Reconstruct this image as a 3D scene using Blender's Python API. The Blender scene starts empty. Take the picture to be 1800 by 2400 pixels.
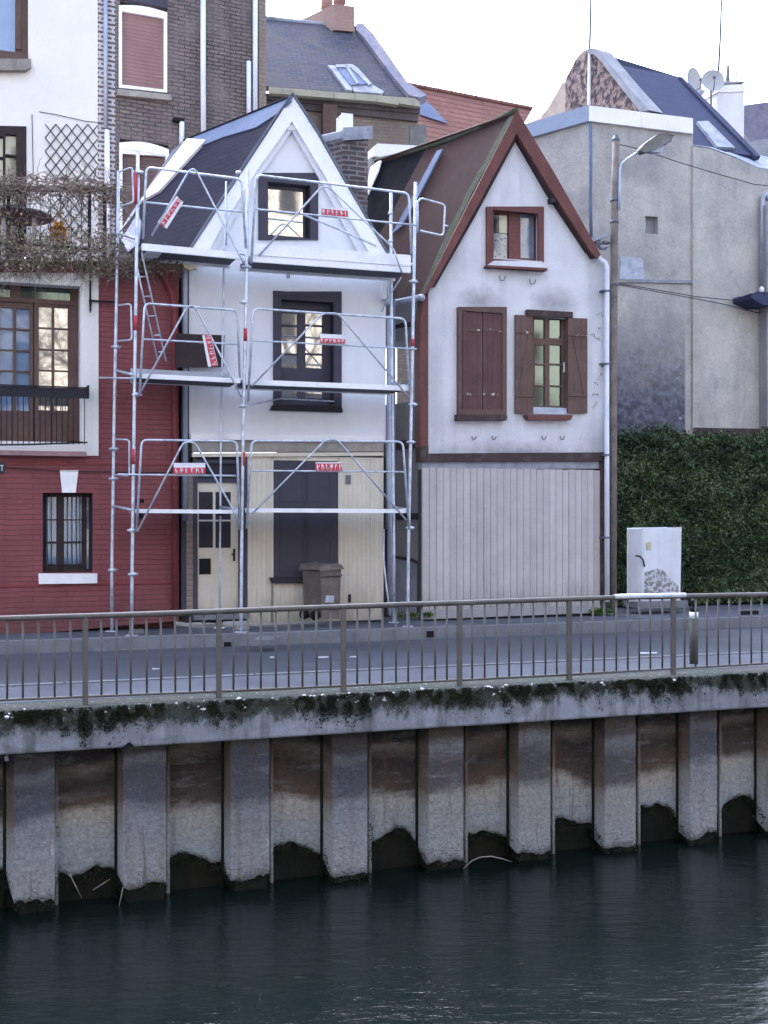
import bpy, math, random
from mathutils import Vector, noise, geometry
R = random.Random(7)
SC = bpy.context.scene
COL = SC.collection
F = 2820.0; CX = 900.0; CY = 1210.0; ZC = 1.75      # lens in pixels, optical centre, eye height
WATER_Z = -1.85

# ------------------------------------------------------------------ planes
def ray(x, y): return Vector(((x-CX)/F, 1.0, (CY-y)/F))
class Frame:
    """vertical plane Y = Y0 + t X ; u along it, v into the buildings"""
    def __init__(s, Y0, t):
        s.c = 1/math.sqrt(1+t*t); s.s = t*s.c; s.d0 = Y0*s.c
        s.n = Vector((-s.s, s.c, 0)); s.t = Vector((s.c, s.s, 0))
    def p(s, x, y, v=0.0):
        r = ray(x, y); l = (s.d0+v)/(s.c*r.y + -s.s*r.x)
        return Vector((l*r.x, l*r.y, ZC+l*r.z))
    def uz(s, x, y, v=0.0):
        q = s.p(x, y, v); return (q.dot(s.t), q.z)
    def w(s, u, v, z):
        q = s.t*u + s.n*(s.d0+v); return Vector((q.x, q.y, z))
class Plane:
    def __init__(s, a, b, c):
        s.a = Vector(a); s.n = (Vector(b)-s.a).cross(Vector(c)-s.a).normalized()
        if s.n.dot(s.a-Vector((0,0,ZC))) > 0: s.n = -s.n      # n points to the viewer's side
    def p(s, x, y, off=0.0):
        r = ray(x, y); o = Vector((0,0,ZC)); a = s.a+s.n*off
        l = (a-o).dot(s.n)/r.dot(s.n); return o+r*l
A = Frame(19.0, .35)        # house fronts
Q = Frame(11.85, .35)       # face of the quay coping
B = Frame(25.0, .50)        # dark brick block
C = Frame(28.0, .216)       # slate-roofed house
D = Frame(31.0, .55)        # red tiled roof
E = Frame(21.2, .35)        # grey rendered block

# ------------------------------------------------------------------ mesh builder
class MB:
    def __init__(s): s.v = []; s.f = []; s.sm = []
    def poly(s, pts, smooth=False):
        i = len(s.v); s.v += [Vector(p) for p in pts]; s.f.append(tuple(range(i, i+len(pts)))); s.sm.append(smooth)
    def prism(s, front, vec=None, back=None, holes=(), hback=None):
        """solid between an outline and its shifted copy, with optional holes"""
        vec = Vector(vec) if vec is not None else None
        loops = [list(map(Vector, front))]+[list(map(Vector, h)) for h in holes]
        backs = [[p+vec for p in l] for l in loops] if back is None else [list(map(Vector, back))]
        flat = [p for l in loops for p in l]; bf = [p for l in backs for p in l]
        i = len(s.v); n = len(flat); s.v += flat+bf
        if len(loops) == 1 and n <= 4:
            tris = [tuple(range(n))]
        else: tris = geometry.tessellate_polygon(loops)
        for t in tris:
            s.f.append(tuple(i+k for k in t)); s.sm.append(False)
            s.f.append(tuple(i+n+k for k in reversed(t))); s.sm.append(False)
        o = 0
        for l in loops:
            m = len(l)
            for k in range(m):
                a, b = i+o+k, i+o+(k+1) % m
                s.f.append((a, b, b+n, a+n)); s.sm.append(False)
            o += m
        return s
    def box(s, fr, u0, u1, v0, v1, z0, z1):
        f = [fr.w(u0,v0,z0), fr.w(u1,v0,z0), fr.w(u1,v0,z1), fr.w(u0,v0,z1)]
        return s.prism(f, fr.n*(v1-v0))
    def pbox(s, fr, x0, x1, y0, y1, v0, v1):
        ym = (y0+y1)/2; xm = (x0+x1)/2
        return s.box(fr, fr.uz(x0,ym,v0)[0], fr.uz(x1,ym,v0)[0], v0, v1, fr.uz(xm,y1,v0)[1], fr.uz(xm,y0,v0)[1])
    def ppoly(s, fr, pts, v0, v1):
        return s.prism([fr.p(x,y,v0) for x,y in pts], fr.n*(v1-v0))
    def wall(s, fr, outer, holes, v0, v1):
        hs = []
        for x0,x1,y0,y1 in holes:
            ym=(y0+y1)/2; xm=(x0+x1)/2
            a=fr.uz(x0,ym,v0)[0]; b=fr.uz(x1,ym,v0)[0]; c=fr.uz(xm,y1,v0)[1]; d=fr.uz(xm,y0,v0)[1]
            hs.append([fr.w(a,v0,c), fr.w(b,v0,c), fr.w(b,v0,d), fr.w(a,v0,d)])
        return s.prism([fr.p(x,y,v0) for x,y in outer], fr.n*(v1-v0), holes=hs)
    def slab(s, pts, n, th):
        return s.prism(pts, -Vector(n)*th)
    def plpoly(s, pl, pts, off, th=.03):
        return s.prism([pl.p(x,y,off) for x,y in pts], -pl.n*th)
    def tube(s, pts, r, n=8, cap=True, smooth=True):
        pts = [Vector(p) for p in pts]; rs = r if isinstance(r, (list, tuple)) else [r]*len(pts)
        i0 = len(s.v); up = None
        for k, p in enumerate(pts):
            if k == 0: t = pts[1]-p
            elif k == len(pts)-1: t = p-pts[k-1]
            else: t = (pts[k+1]-p).normalized()+(p-pts[k-1]).normalized()
            t = t.normalized() if t.length > 1e-9 else Vector((0,0,1))
            if up is None: up = Vector((0,0,1)) if abs(t.z) < .9 else Vector((1,0,0))
            a = (up - t*up.dot(t)).normalized(); b = t.cross(a); up = a
            for j in range(n):
                w = 2*math.pi*j/n; s.v.append(p+(a*math.cos(w)+b*math.sin(w))*rs[k])
        for k in range(len(pts)-1):
            for j in range(n):
                a = i0+k*n+j; b = i0+k*n+(j+1) % n
                s.f.append((a, b, b+n, a+n)); s.sm.append(smooth)
        if cap:
            s.f.append(tuple(i0+j for j in reversed(range(n)))); s.sm.append(False)
            s.f.append(tuple(i0+(len(pts)-1)*n+j for j in range(n))); s.sm.append(False)
        return s
    def ptube(s, fr, pts, v, r, n=8):
        if isinstance(v, (int, float)): v = [v]*len(pts)
        return s.tube([fr.p(x,y,w) for (x,y),w in zip(pts, v)], r, n)
    def ball(s, c, r, sub=2, sq=(1,1,1), jag=0, rnd=None):
        import bmesh
        bm = bmesh.new(); bmesh.ops.create_icosphere(bm, subdivisions=sub, radius=1)
        i = len(s.v)
        for v in bm.verts:
            k = 1+(rnd.uniform(-jag, jag) if jag else 0)
            s.v.append(Vector(c)+Vector((v.co.x*sq[0], v.co.y*sq[1], v.co.z*sq[2]))*r*k)
        for f in bm.faces: s.f.append(tuple(i+v.index for v in f.verts)); s.sm.append(not jag)
        bm.free(); return s

def build(m, name, mat, parent=None, label=None, bev=0.0, uv=True):
    me = bpy.data.meshes.new(name)
    o0 = Vector(parent['_loc']) if parent is not None else Vector((0,0,0))
    me.from_pydata([tuple(v-o0) for v in m.v], [], m.f)
    me.polygons.foreach_set('use_smooth', m.sm)
    mats = mat if isinstance(mat, (list, tuple)) else [mat]
    for x in mats: me.materials.append(x)
    if uv:
        ul = me.uv_layers.new(name='uv'); buf = [0.0]*(2*len(me.loops))
        Z = Vector((0,0,1))
        for p in me.polygons:
            n = p.normal
            t = Z.cross(n) if abs(n.z) < .95 else Vector((.944,.33,0)); t.normalize()
            if t.x < 0: t = -t
            b = n.cross(t).normalized()
            if b.z < 0: b = -b
            for li in p.loop_indices:
                q = m.v[me.loops[li].vertex_index]
                buf[2*li] = q.dot(t); buf[2*li+1] = q.dot(b)
        ul.data.foreach_set('uv', buf)
    o = bpy.data.objects.new(name, me); COL.objects.link(o)
    if parent is not None: o.parent = parent; o['_loc'] = tuple(o0)
    else: o['_loc'] = (0,0,0)
    if label: o['label'] = label
    if bev:
        b = o.modifiers.new('bevel', 'BEVEL'); b.width = bev; b.segments = 2; b.limit_method = 'ANGLE'; b.angle_limit = math.radians(40)
    return o
def sub(m, name, mat, parent, **k):
    """a sub-part: child of a part, sharing the thing's base point"""
    o = build(m, name, mat, parent, **k); return o
def thing(name, label, cat, loc, group=None):
    o = bpy.data.objects.new(name, None); COL.objects.link(o); o.empty_display_size = .2
    o.location = loc; o['_loc'] = tuple(loc); o['label'] = label; o['category'] = cat
    if group: o['group'] = group
    return o
def tag(o, label, cat, group=None, kind=None):
    o['label'] = label; o['category'] = cat
    if group: o['group'] = group
    if kind: o['kind'] = kind
    return o
def structure(m, name, mat, **k):
    o = build(m, name, mat, **k); o['kind'] = 'structure'; return o
def fix_children():
    """children carry absolute-minus-base vertices; sub-parts must not be offset twice"""
    for o in bpy.data.objects:
        if '_loc' in o.keys(): del o['_loc']
def at0(fr, x, y, v=0.0, z=None):
    q = fr.p(x, y, v)
    if z is not None: q.z = z
    return q

def cards(n, fn, size, aspect=1.6):
    b = MB(); rr = random.Random(n)
    for _ in range(n):
        q = fn(rr)
        if q is None: continue
        p, s = q; a = Vector((rr.gauss(0,1), rr.gauss(0,1), rr.gauss(0,1))).normalized(); c = a.cross(Vector((rr.gauss(0,1), rr.gauss(0,1), rr.gauss(0,1)))).normalized()
        h = s*rr.uniform(.6, 1.3)*size; a *= h*aspect*.5; c *= h*.5
        i = len(b.v); b.v += [p-a, p+c, p+a, p-c]; b.f.append((i, i+1, i+2, i+3)); b.sm.append(False)
    return b
# ------------------------------------------------------------------ materials
class NT:
    def __init__(s, name):
        s.m = bpy.data.materials.new(name); s.m.use_nodes = True; s.t = s.m.node_tree
        s.b = s.t.nodes['Principled BSDF']
        s.co = s.t.nodes.new('ShaderNodeTexCoord')
    def n(s, ty, **k):
        nd = s.t.nodes.new(ty)
        for a, v in k.items(): setattr(nd, a, v)
        return nd
    def l(s, a, b): s.t.links.new(a, b)
    def noise(s, scale, detail=5, rough=.6, vec=None, sc=None, dist=0):
        nd = s.n('ShaderNodeTexNoise'); nd.inputs['Scale'].default_value = scale
        nd.inputs['Detail'].default_value = detail; nd.inputs['Roughness'].default_value = rough
        nd.inputs['Distortion'].default_value = dist
        v = vec or s.co.outputs['Object']
        if sc:
            mp = s.n('ShaderNodeMapping'); mp.inputs['Scale'].default_value = sc; s.l(v, mp.inputs[0]); v = mp.outputs[0]
        s.l(v, nd.inputs['Vector']); return nd.outputs['Fac']
    def rng(s, x, a, b, c=0, d=1):
        nd = s.n('ShaderNodeMapRange'); s.l(x, nd.inputs[0])
        for i, v in zip((1,2,3,4), (a,b,c,d)): nd.inputs[i].default_value = v
        return nd.outputs[0]
    def mix(s, f, a, b, ty='MIX'):
        nd = s.n('ShaderNodeMix', data_type='RGBA', blend_type=ty)
        for sock, v in ((0, f), (6, a), (7, b)):
            if isinstance(v, (int, float)): nd.inputs[sock].default_value = v
            elif isinstance(v, tuple): nd.inputs[sock].default_value = (*v[:3], 1)
            else: s.l(v, nd.inputs[sock])
        return nd.outputs[2]
    def math(s, op, a, b=None):
        nd = s.n('ShaderNodeMath', operation=op)
        for i, v in ((0, a), (1, b)):
            if v is None: continue
            if isinstance(v, (int, float)): nd.inputs[i].default_value = v
            else: s.l(v, nd.inputs[i])
        return nd.outputs[0]
    def pos(s, ax='Z'):
        g = s.n('ShaderNodeNewGeometry'); x = s.n('ShaderNodeSeparateXYZ'); s.l(g.outputs['Position'], x.inputs[0]); return x.outputs[ax]
    def bump(s, h, dist=.01, strength=1.0, prev=None):
        nd = s.n('ShaderNodeBump'); nd.inputs['Distance'].default_value = dist; nd.inputs['Strength'].default_value = strength
        s.l(h, nd.inputs['Height'])
        if prev: s.l(prev, nd.inputs['Normal'])
        return nd.outputs[0]
def mat(name, col, rough=.8, col2=None, ns=1.5, lo=.4, hi=.65, fine=.08, fs=25, streak=None, sk=.5, sks=5,
        bump=.004, bs=40, metal=0, island=0, brick=None, spec=.12, splash=None, wob=.012):
    t = NT(name); c = col
    if brick:
        bw, bh, ms, mc, c2 = brick
        bt = t.n('ShaderNodeTexBrick'); wz = t.n('ShaderNodeTexNoise'); wz.inputs['Scale'].default_value = 3.5; wz.inputs['Detail'].default_value = 4; t.l(t.co.outputs['UV'], wz.inputs['Vector'])
        w1 = t.n('ShaderNodeVectorMath', operation='SUBTRACT'); t.l(wz.outputs['Color'], w1.inputs[0]); w1.inputs[1].default_value = (.5,.5,.5)
        w2 = t.n('ShaderNodeVectorMath', operation='SCALE'); t.l(w1.outputs[0], w2.inputs[0]); w2.inputs['Scale'].default_value = wob*3
        w3 = t.n('ShaderNodeVectorMath', operation='ADD'); t.l(t.co.outputs['UV'], w3.inputs[0]); t.l(w2.outputs[0], w3.inputs[1]); t.l(w3.outputs[0], bt.inputs['Vector'])
        for k, v in (('Scale',1), ('Mortar Size',ms), ('Mortar Smooth',.3), ('Bias',0), ('Brick Width',bw), ('Row Height',bh)): bt.inputs[k].default_value = v
        bt.inputs['Color1'].default_value = (*col,1); bt.inputs['Color2'].default_value = (*c2,1); bt.inputs['Mortar'].default_value = (*mc,1)
        c = bt.outputs['Color']
    if col2: c = t.mix(t.rng(t.noise(ns, 7, .65), lo, hi), c, col2)
    if streak:
        k = t.rng(t.noise(sks, 6, .6, sc=(1,1,.07)), .5, .8, 0, sk); c = t.mix(k, c, streak)
    if splash:
        z_ = t.math('ADD', t.pos('Z'), t.math('MULTIPLY', t.math('SUBTRACT', t.noise(4, 7, .75, sc=(1,1,.3)), .5), 1.1))
        c = t.mix(t.rng(z_, .62, .05, 0, .75), c, splash)
    if fine: c = t.mix(1.0, c, t.rng(t.noise(fs, 6, .7), .25, .75, 1-fine*1.6, 1+fine), 'MULTIPLY') if not isinstance(c, tuple) or True else c
    if island:
        g = t.n('ShaderNodeNewGeometry'); c = t.mix(1.0, c, t.rng(g.outputs['Random Per Island'], 0, 1, 1-island, 1+island), 'MULTIPLY')
    if isinstance(c, tuple): t.b.inputs['Base Color'].default_value = (*c,1)
    else: t.l(c, t.b.inputs['Base Color'])
    t.b.inputs['Roughness'].default_value = rough; t.b.inputs['Metallic'].default_value = metal
    t.b.inputs['Specular IOR Level'].default_value = spec
    if bump:
        nb = t.bump(t.noise(bs, 6, .7), bump)
        if brick: nb = t.bump(t.math('SUBTRACT', 1.0, bt.outputs['Fac']), max(bump, .004)*1.5, 1, nb)
        t.l(nb, t.b.inputs['Normal'])
    return t.m
M = {}
M['white_render'] = mat('white_render', (.74,.75,.79), .85, (.66,.68,.74), .9, .45, .75, .03, 30, (.5,.5,.54), .3, 3, .003, 60)
M['white_paint'] = mat('white_paint', (.82,.83,.85), .5, (.7,.7,.72), 2, .5, .8, .03, 12, None, bump=.001)
M['upper_white'] = mat('upper_white', (.88,.84,.785), .85, (.78,.77,.77), .7, .45, .8, .03, 30, (.6,.58,.56), .15, 2.5, .003, 60)
M['town_white'] = mat('town_white', (.74,.73,.72), .85, (.6,.59,.58), 1.1, .45, .8, .05, 30, (.45,.43,.4), .3, 3, .003, 60)
M['old_render'] = mat('old_render', (.66,.665,.71), .9, (.5,.5,.54), 1.3, .42, .78, .07, 35, (.36,.36,.38), .38, 3.5, .005, 45)
M['cream_board'] = mat('cream_board', (.64,.585,.49), .7, (.56,.51,.43), 2, .45, .8, .04, 20, (.42,.38,.32), .25, 8, .001, island=.03, splash=(.25,.22,.18))
M['garage_board'] = mat('garage_board', (.49,.45,.455), .7, (.40,.37,.375), 2.2, .4, .75, .05, 20, (.30,.27,.26), .45, 9, .001, island=.07, splash=(.19,.165,.15))
M['red_brick'] = mat('red_brick', (.235,.078,.083), .75, (.18,.063,.07), 1.6, .4, .75, .08, 25, (.10,.035,.04), .3, 4, .003, 50,
                     brick=(.95,.074,.005,(.16,.055,.06),(.245,.083,.089)), splash=(.12,.06,.06))
M['red_paint'] = mat('red_paint', (.235,.06,.066), .7, (.18,.05,.056), 2, .4, .7, .06)
M['dark_brick'] = mat('dark_brick', (.155,.128,.122), .9, (.21,.18,.175), 1.5, .4, .7, .2, 20, (.06,.055,.06), .4, 4, .006, 30,
                      brick=(.23,.075,.012,(.06,.056,.06),(.22,.175,.16)))
M['quoin_brick'] = mat('quoin_brick', (.10,.085,.09), .9, None, fine=.15, brick=(.24,.085,.026,(.46,.45,.46),(.13,.10,.10)))
M['chimney_brick'] = mat('chimney_brick', (.085,.07,.075), .9, (.05,.045,.05), 2, .4, .7, .15, 20, None, brick=(.3,.085,.016,(.24,.23,.24),(.13,.095,.095)))
M['beige_brick'] = mat('beige_brick', (.27,.22,.18), .9, (.2,.165,.145), 1.2, .4, .7, .12, 20, None, brick=(.25,.08,.012,(.2,.18,.165),(.33,.26,.21)))
M['orange_brick'] = mat('orange_brick', (.40,.25,.21), .9, (.33,.22,.19), 2, fine=.08, brick=(.25,.08,.01,(.34,.26,.23),(.37,.23,.19)))
M['slate_new'] = mat('slate_new', (.026,.026,.045), .9, (.034,.032,.050), 1.2, .4, .7, .08, 20, None, bump=.002, brick=(.3,.11,.008,(.018,.018,.03),(.032,.031,.050)), spec=.05)
M['slate_old'] = mat('slate_old', (.058,.062,.092), .85, (.085,.083,.095), 1.0, .42, .7, .15, 15, (.14,.12,.08), .35, 2.5, .004, brick=(.24,.13,.008,(.035,.035,.055),(.085,.088,.12)))
M['slate_blue'] = mat('slate_blue', (.045,.054,.104), .9, (.056,.064,.118), 1.0, .4, .7, .08, 15, None, bump=.002, brick=(.3,.14,.006,(.038,.044,.088),(.052,.062,.112)))
M['verge_stone'] = mat('verge_stone', (.33,.33,.36), .9, (.22,.23,.26), 2, fine=.1)
M['brown_sheet'] = mat('brown_sheet', (.060,.032,.031), .95, (.046,.029,.030), .8, .38, .7, .1, 20, (.13,.12,.10), .25, 3, .003)
M['black_sheet'] = mat('black_sheet', (.010,.010,.014), .95, (.016,.017,.023), 2.2, .4, .7, .12, 20, (.04,.042,.05), .4, 6, .006, 6, spec=.03)
M['moss_ridge'] = mat('moss_ridge', (.10,.10,.085), .95, (.06,.075,.045), 6, .35, .6, .25, 30, bump=.01)
M['red_trim'] = mat('red_trim', (.17,.074,.068), .8, (.12,.058,.056), 3, .4, .7, .1, 20, (.07,.035,.035), .4, 6)
M['brown_wood'] = mat('brown_wood', (.145,.095,.082), .8, (.105,.07,.062), 3, .4, .7, .12, 20, (.17,.11,.09), .3, 10, .002)
M['maroon_wood'] = mat('maroon_wood', (.125,.068,.066), .8, (.10,.058,.058), 3, .4, .7, .1, 20, (.06,.035,.04), .4, 12, .002, island=.06)
M['dark_wood'] = mat('dark_wood', (.05,.036,.038), .7, (.035,.028,.03), 3, fine=.1)
M['timber_beam'] = mat('timber_beam', (.07,.05,.05), .9, (.12,.1,.095), 5, .5, .7, .2, 30, bump=.006)
M['dark_paint'] = mat('dark_paint', (.068,.063,.085), .6, (.058,.055,.075), 2, .4, .7, .04, 20, None, bump=.001)
M['reveal_paint'] = mat('reveal_paint', (.04,.036,.046), .7, None, fine=.04)
M['grey_flash'] = mat('grey_flash', (.15,.19,.29), .8, (.12,.15,.235), 2, metal=0, fine=.04)
M['zinc'] = mat('zinc', (.36,.40,.48), .45, (.26,.29,.36), 2.5, .4, .7, .06, 15, (.5,.52,.55), .4, 8, metal=.35, bump=.001)
M['zinc_dark'] = mat('zinc_dark', (.10,.115,.15), .5, (.16,.18,.22), 3, .4, .7, .08, metal=.3, bump=.001)
M['white_pipe'] = mat('white_pipe', (.74,.78,.86), .45, (.62,.67,.76), 1.5, .45, .7, .04, 20, (.35,.36,.4), .3, 12, bump=.001)
M['lead'] = mat('lead', (.36,.38,.44), .75, (.22,.235,.28), 4, .4, .65, .08, metal=.3, bump=.01, bs=14)
M['yellow_gutter'] = mat('yellow_gutter', (.46,.44,.33), .7, (.34,.33,.27), 1.6, .4, .65, .08, 20, (.22,.21,.18), .4, 5)
M['cornice'] = mat('cornice', (.10,.085,.09), .9, (.15,.13,.13), 2, fine=.12)
M['tile_red'] = mat('tile_red', (.24,.115,.095), .9, (.18,.088,.075), 1.6, .38, .7, .12, 22, (.42,.2,.15), .3, 4, .004, brick=(40,.26,.03,(.10,.05,.043),(.26,.128,.103)))
M['flint_wall'] = mat('flint_wall', (.36,.27,.24), .95, (.09,.07,.08), 7, .44, .56, .3, 12, None, bump=.05, bs=9)
M['peach_wall'] = mat('peach_wall', (.62,.5,.42), .9, (.5,.4,.34), 3, fine=.06)
M['parapet'] = mat('parapet', (.84,.83,.82), .7, (.72,.71,.71), 2, .5, .75, .04)
M['parapet_side'] = mat('parapet_side', (.34,.40,.50), .8, (.27,.32,.42), 2, .5, .75, .04, metal=.3)
M['slate_far'] = mat('slate_far', (.17,.17,.23), .85, (.24,.23,.27), 2, .4, .65, .2, 10, bump=.01, bs=8)
M['galv'] = mat('galv', (.62,.67,.76), .42, (.36,.41,.50), 9, .42, .66, .12, 50, None, metal=.45, bump=.0005, spec=.5)
M['deck_metal'] = mat('deck_metal', (.40,.43,.50), .5, (.30,.32,.37), 4, .4, .7, .08, 30, None, metal=.4, bump=.002, bs=60)
M['deck_white'] = mat('deck_white', (.78,.80,.85), .4, (.6,.63,.7), 3, .5, .75, .05, metal=.15)
M['under_deck'] = mat('under_deck', (.12,.12,.135), .8, fine=.08)
M['red_plastic'] = mat('red_plastic', (.42,.06,.08), .5, fine=.05)
M['banner_white'] = mat('banner_white', (.72,.74,.78), .5, (.6,.62,.68), 8, fine=.03, bump=.006, bs=14)
M['banner_red'] = mat('banner_red', (.55,.075,.10), .5, fine=.03)
M['curtain_blue'] = mat('curtain_blue', (.36,.45,.62), .9, (.30,.38,.54), 2, .4, .65, .03, streak=(.26,.34,.52), sk=.5, sks=9, bump=0)
M['curtain_cream'] = mat('curtain_cream', (.80,.68,.42), .9, (.84,.74,.52), 3, .4, .65, .04)
M['curtain_dim'] = mat('curtain_dim', (.44,.47,.68), .9, (.34,.37,.56), 2, .4, .65, .04, bump=0)
M['interior_dark'] = mat('interior_dark', (.02,.02,.024), .9, fine=0, bump=0)
M['paper'] = mat('paper', (.55,.52,.5), .9, (.1,.09,.16), 22, .55, .6, .1)
M['plastic_sheet'] = mat('plastic_sheet', (.46,.49,.57), .55, (.30,.34,.42), 8, .4, .65, .05, bump=.004, bs=15)
M['cabinet'] = mat('cabinet', (.66,.68,.74), .5, (.56,.58,.63), 2, .5, .75, .04, 20, (.36,.37,.38), .4, 6, bump=.001, splash=(.33,.33,.34))
M['cabinet_dirty'] = mat('cabinet_dirty', (.52,.53,.57), .7, (.2,.2,.2), 14, .46, .56, .15)
M['black'] = mat('black', (.012,.012,.014), .5, fine=0, bump=0)
M['sticker'] = mat('sticker', (.42,.38,.26), .6, (.55,.5,.4), 20)
M['bin_brown'] = mat('bin_brown', (.115,.095,.082), .7, (.16,.14,.13), 5, .42, .65, .12, 25, (.22,.2,.18), .3, 9)
M['bin_lid'] = mat('bin_lid', (.15,.13,.115), .7, (.22,.2,.185), 5, .42, .65, .12)
M['iron_rail'] = mat('iron_rail', (.105,.096,.09), .55, (.07,.066,.066), 6, .4, .7, .1, 40, (.2,.17,.15), .35, 14, metal=.1, bump=.001, spec=.5)
M['rail_worn'] = mat('rail_worn', (.62,.65,.7), .4, (.45,.48,.53), 8, fine=.05, metal=.2)
M['wood_pole'] = mat('wood_pole', (.24,.205,.19), .9, (.15,.13,.125), 5, .4, .65, .2, 30, (.26,.22,.2), .4, 22, .004, 50)
M['lamp_grey'] = mat('lamp_grey', (.16,.158,.152), .8, (.22,.22,.215), 4, fine=.1)
M['lamp_blue'] = mat('lamp_blue', (.45,.52,.64), .5, fine=.05, metal=.3)
M['cable'] = mat('cable', (.03,.03,.035), .8, fine=0, bump=0)
M['stone_sill'] = mat('stone_sill', (.36,.33,.30), .9, (.24,.22,.2), 4, fine=.1)
M['pink_stone'] = mat('pink_stone', (.36,.24,.24), .9, (.26,.16,.16), 3, fine=.12)
M['bark'] = mat('bark', (.05,.042,.036), .9, fine=.1, bump=0)
M['facade_cream'] = mat('facade_cream', (.62,.54,.42), .9, (.42,.37,.30), .3, fine=.05)  # cream stone front, browner in patches
M['twig'] = mat('twig', (.19,.15,.125), .9, (.28,.22,.19), 3, fine=.15, bump=0)
M['dry_leaf'] = mat('dry_leaf', (.30,.25,.19), .9, (.17,.17,.10), 2, .4, .6, .2, island=.5, bump=0)
M['white_trim'] = mat('white_trim', (.86,.86,.87), .6, (.76,.76,.78), 3, fine=.03)
M['sign_green'] = mat('sign_green', (.03,.06,.07), .5, fine=.05)
M['orange_leaf'] = mat('orange_leaf', (.55,.28,.06), .8, island=.4, fine=0, bump=0)
def leafmat(name, c, c2, isl):
    t = NT(name); g = t.n('ShaderNodeNewGeometry')
    col = t.mix(t.rng(t.noise(1.5, 6, .7), .42, .66), c, c2)
    col = t.mix(1.0, col, t.rng(g.outputs['Random Per Island'], 0, 1, 1-isl, 1+isl), 'MULTIPLY')
    t.l(col, t.b.inputs['Base Color']); t.b.inputs['Roughness'].default_value = .6; t.b.inputs['Specular IOR Level'].default_value = .25
    return t.m
M['hedge_leaf'] = leafmat('hedge_leaf', (.030,.058,.030), (.115,.155,.068), .65)
M['moss_leaf'] = leafmat('moss_leaf', (.011,.017,.009), (.026,.032,.016), .6)
M['weed_leaf'] = leafmat('weed_leaf', (.06,.12,.03), (.10,.16,.05), .4)
def glass(name, tint, rough=.03, metal=.85):
    t = NT(name); t.b.inputs['Base Color'].default_value = (*tint,1); t.b.inputs['Metallic'].default_value = metal
    t.b.inputs['Roughness'].default_value = rough
    t.l(t.bump(t.noise(2.0, 2, .4), .0012, .5), t.b.inputs['Normal']); return t.m
M['mirror_glass'] = glass('mirror_glass', (.60,.585,.55))
M['dim_glass'] = glass('dim_glass', (.15,.19,.17), .05)
def clear_glass():
    t = NT('clear_glass'); nt = t.t
    gl = t.n('ShaderNodeBsdfGlossy'); gl.inputs['Roughness'].default_value = .03; gl.inputs['Color'].default_value = (.9,.93,1,1)
    tr = t.n('ShaderNodeBsdfTransparent'); tr.inputs['Color'].default_value = (.85,.88,.9,1)
    mx = t.n('ShaderNodeMixShader'); mx.inputs[0].default_value = .07
    t.l(tr.outputs[0], mx.inputs[1]); t.l(gl.outputs[0], mx.inputs[2])
    t.l(mx.outputs[0], nt.nodes['Material Output'].inputs['Surface']); return t.m
M['clear_glass'] = clear_glass()
# ground
def asphalt():
    t = NT('asphalt')
    c = t.mix(t.rng(t.noise(.7, 6, .6, sc=(.35,1,1)), .35, .7), (.040,.046,.062), (.052,.058,.076))
    c = t.mix(t.rng(t.noise(60, 3, .8), .55, .75, 0, .5), c, (.09,.095,.11))
    vo = t.n('ShaderNodeTexVoronoi'); vo.inputs['Scale'].default_value = .45; mp_ = t.n('ShaderNodeMapping'); mp_.inputs['Scale'].default_value = (.5,1.6,1); mp_.inputs['Rotation'].default_value = (0,0,-.33); t.l(t.co.outputs['Object'], mp_.inputs[0]); t.l(mp_.outputs[0], vo.inputs['Vector']); sp_ = t.n('ShaderNodeSeparateColor'); t.l(vo.outputs['Color'], sp_.inputs[0]); c = t.mix(1.0, c, t.rng(sp_.outputs[0], 0, 1, .84, 1.14), 'MULTIPLY')
    c = t.mix(t.rng(t.noise(2.2, 5, .7, dist=2), .62, .66, 0, .45), c, (.028,.032,.042))
    t.l(c, t.b.inputs['Base Color']); t.b.inputs['Roughness'].default_value = .85
    t.l(t.bump(t.noise(120, 3, .8), .004), t.b.inputs['Normal']); return t.m
M['asphalt'] = asphalt()
M['pavement'] = mat('pavement', (.105,.112,.135), .9, (.07,.075,.092), 1.1, .4, .68, .12, 50, None, bump=.003, bs=90)
M['quay_pave'] = mat('quay_pave', (.095,.102,.125), .9, (.065,.07,.088), 1.1, .4, .68, .12, 50, None, bump=.003, bs=90)
M['kerb'] = mat('kerb', (.19,.20,.225), .85, (.13,.14,.155), 3, .4, .68, .12, 40, None, bump=.003, bs=60)
M['road_paint'] = mat('road_paint', (.6,.62,.66), .7, (.25,.26,.3), 6, .4, .65, .1)
M['soil'] = mat('soil', (.09,.085,.08), .95, (.06,.06,.05), 2, fine=.2)
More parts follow.
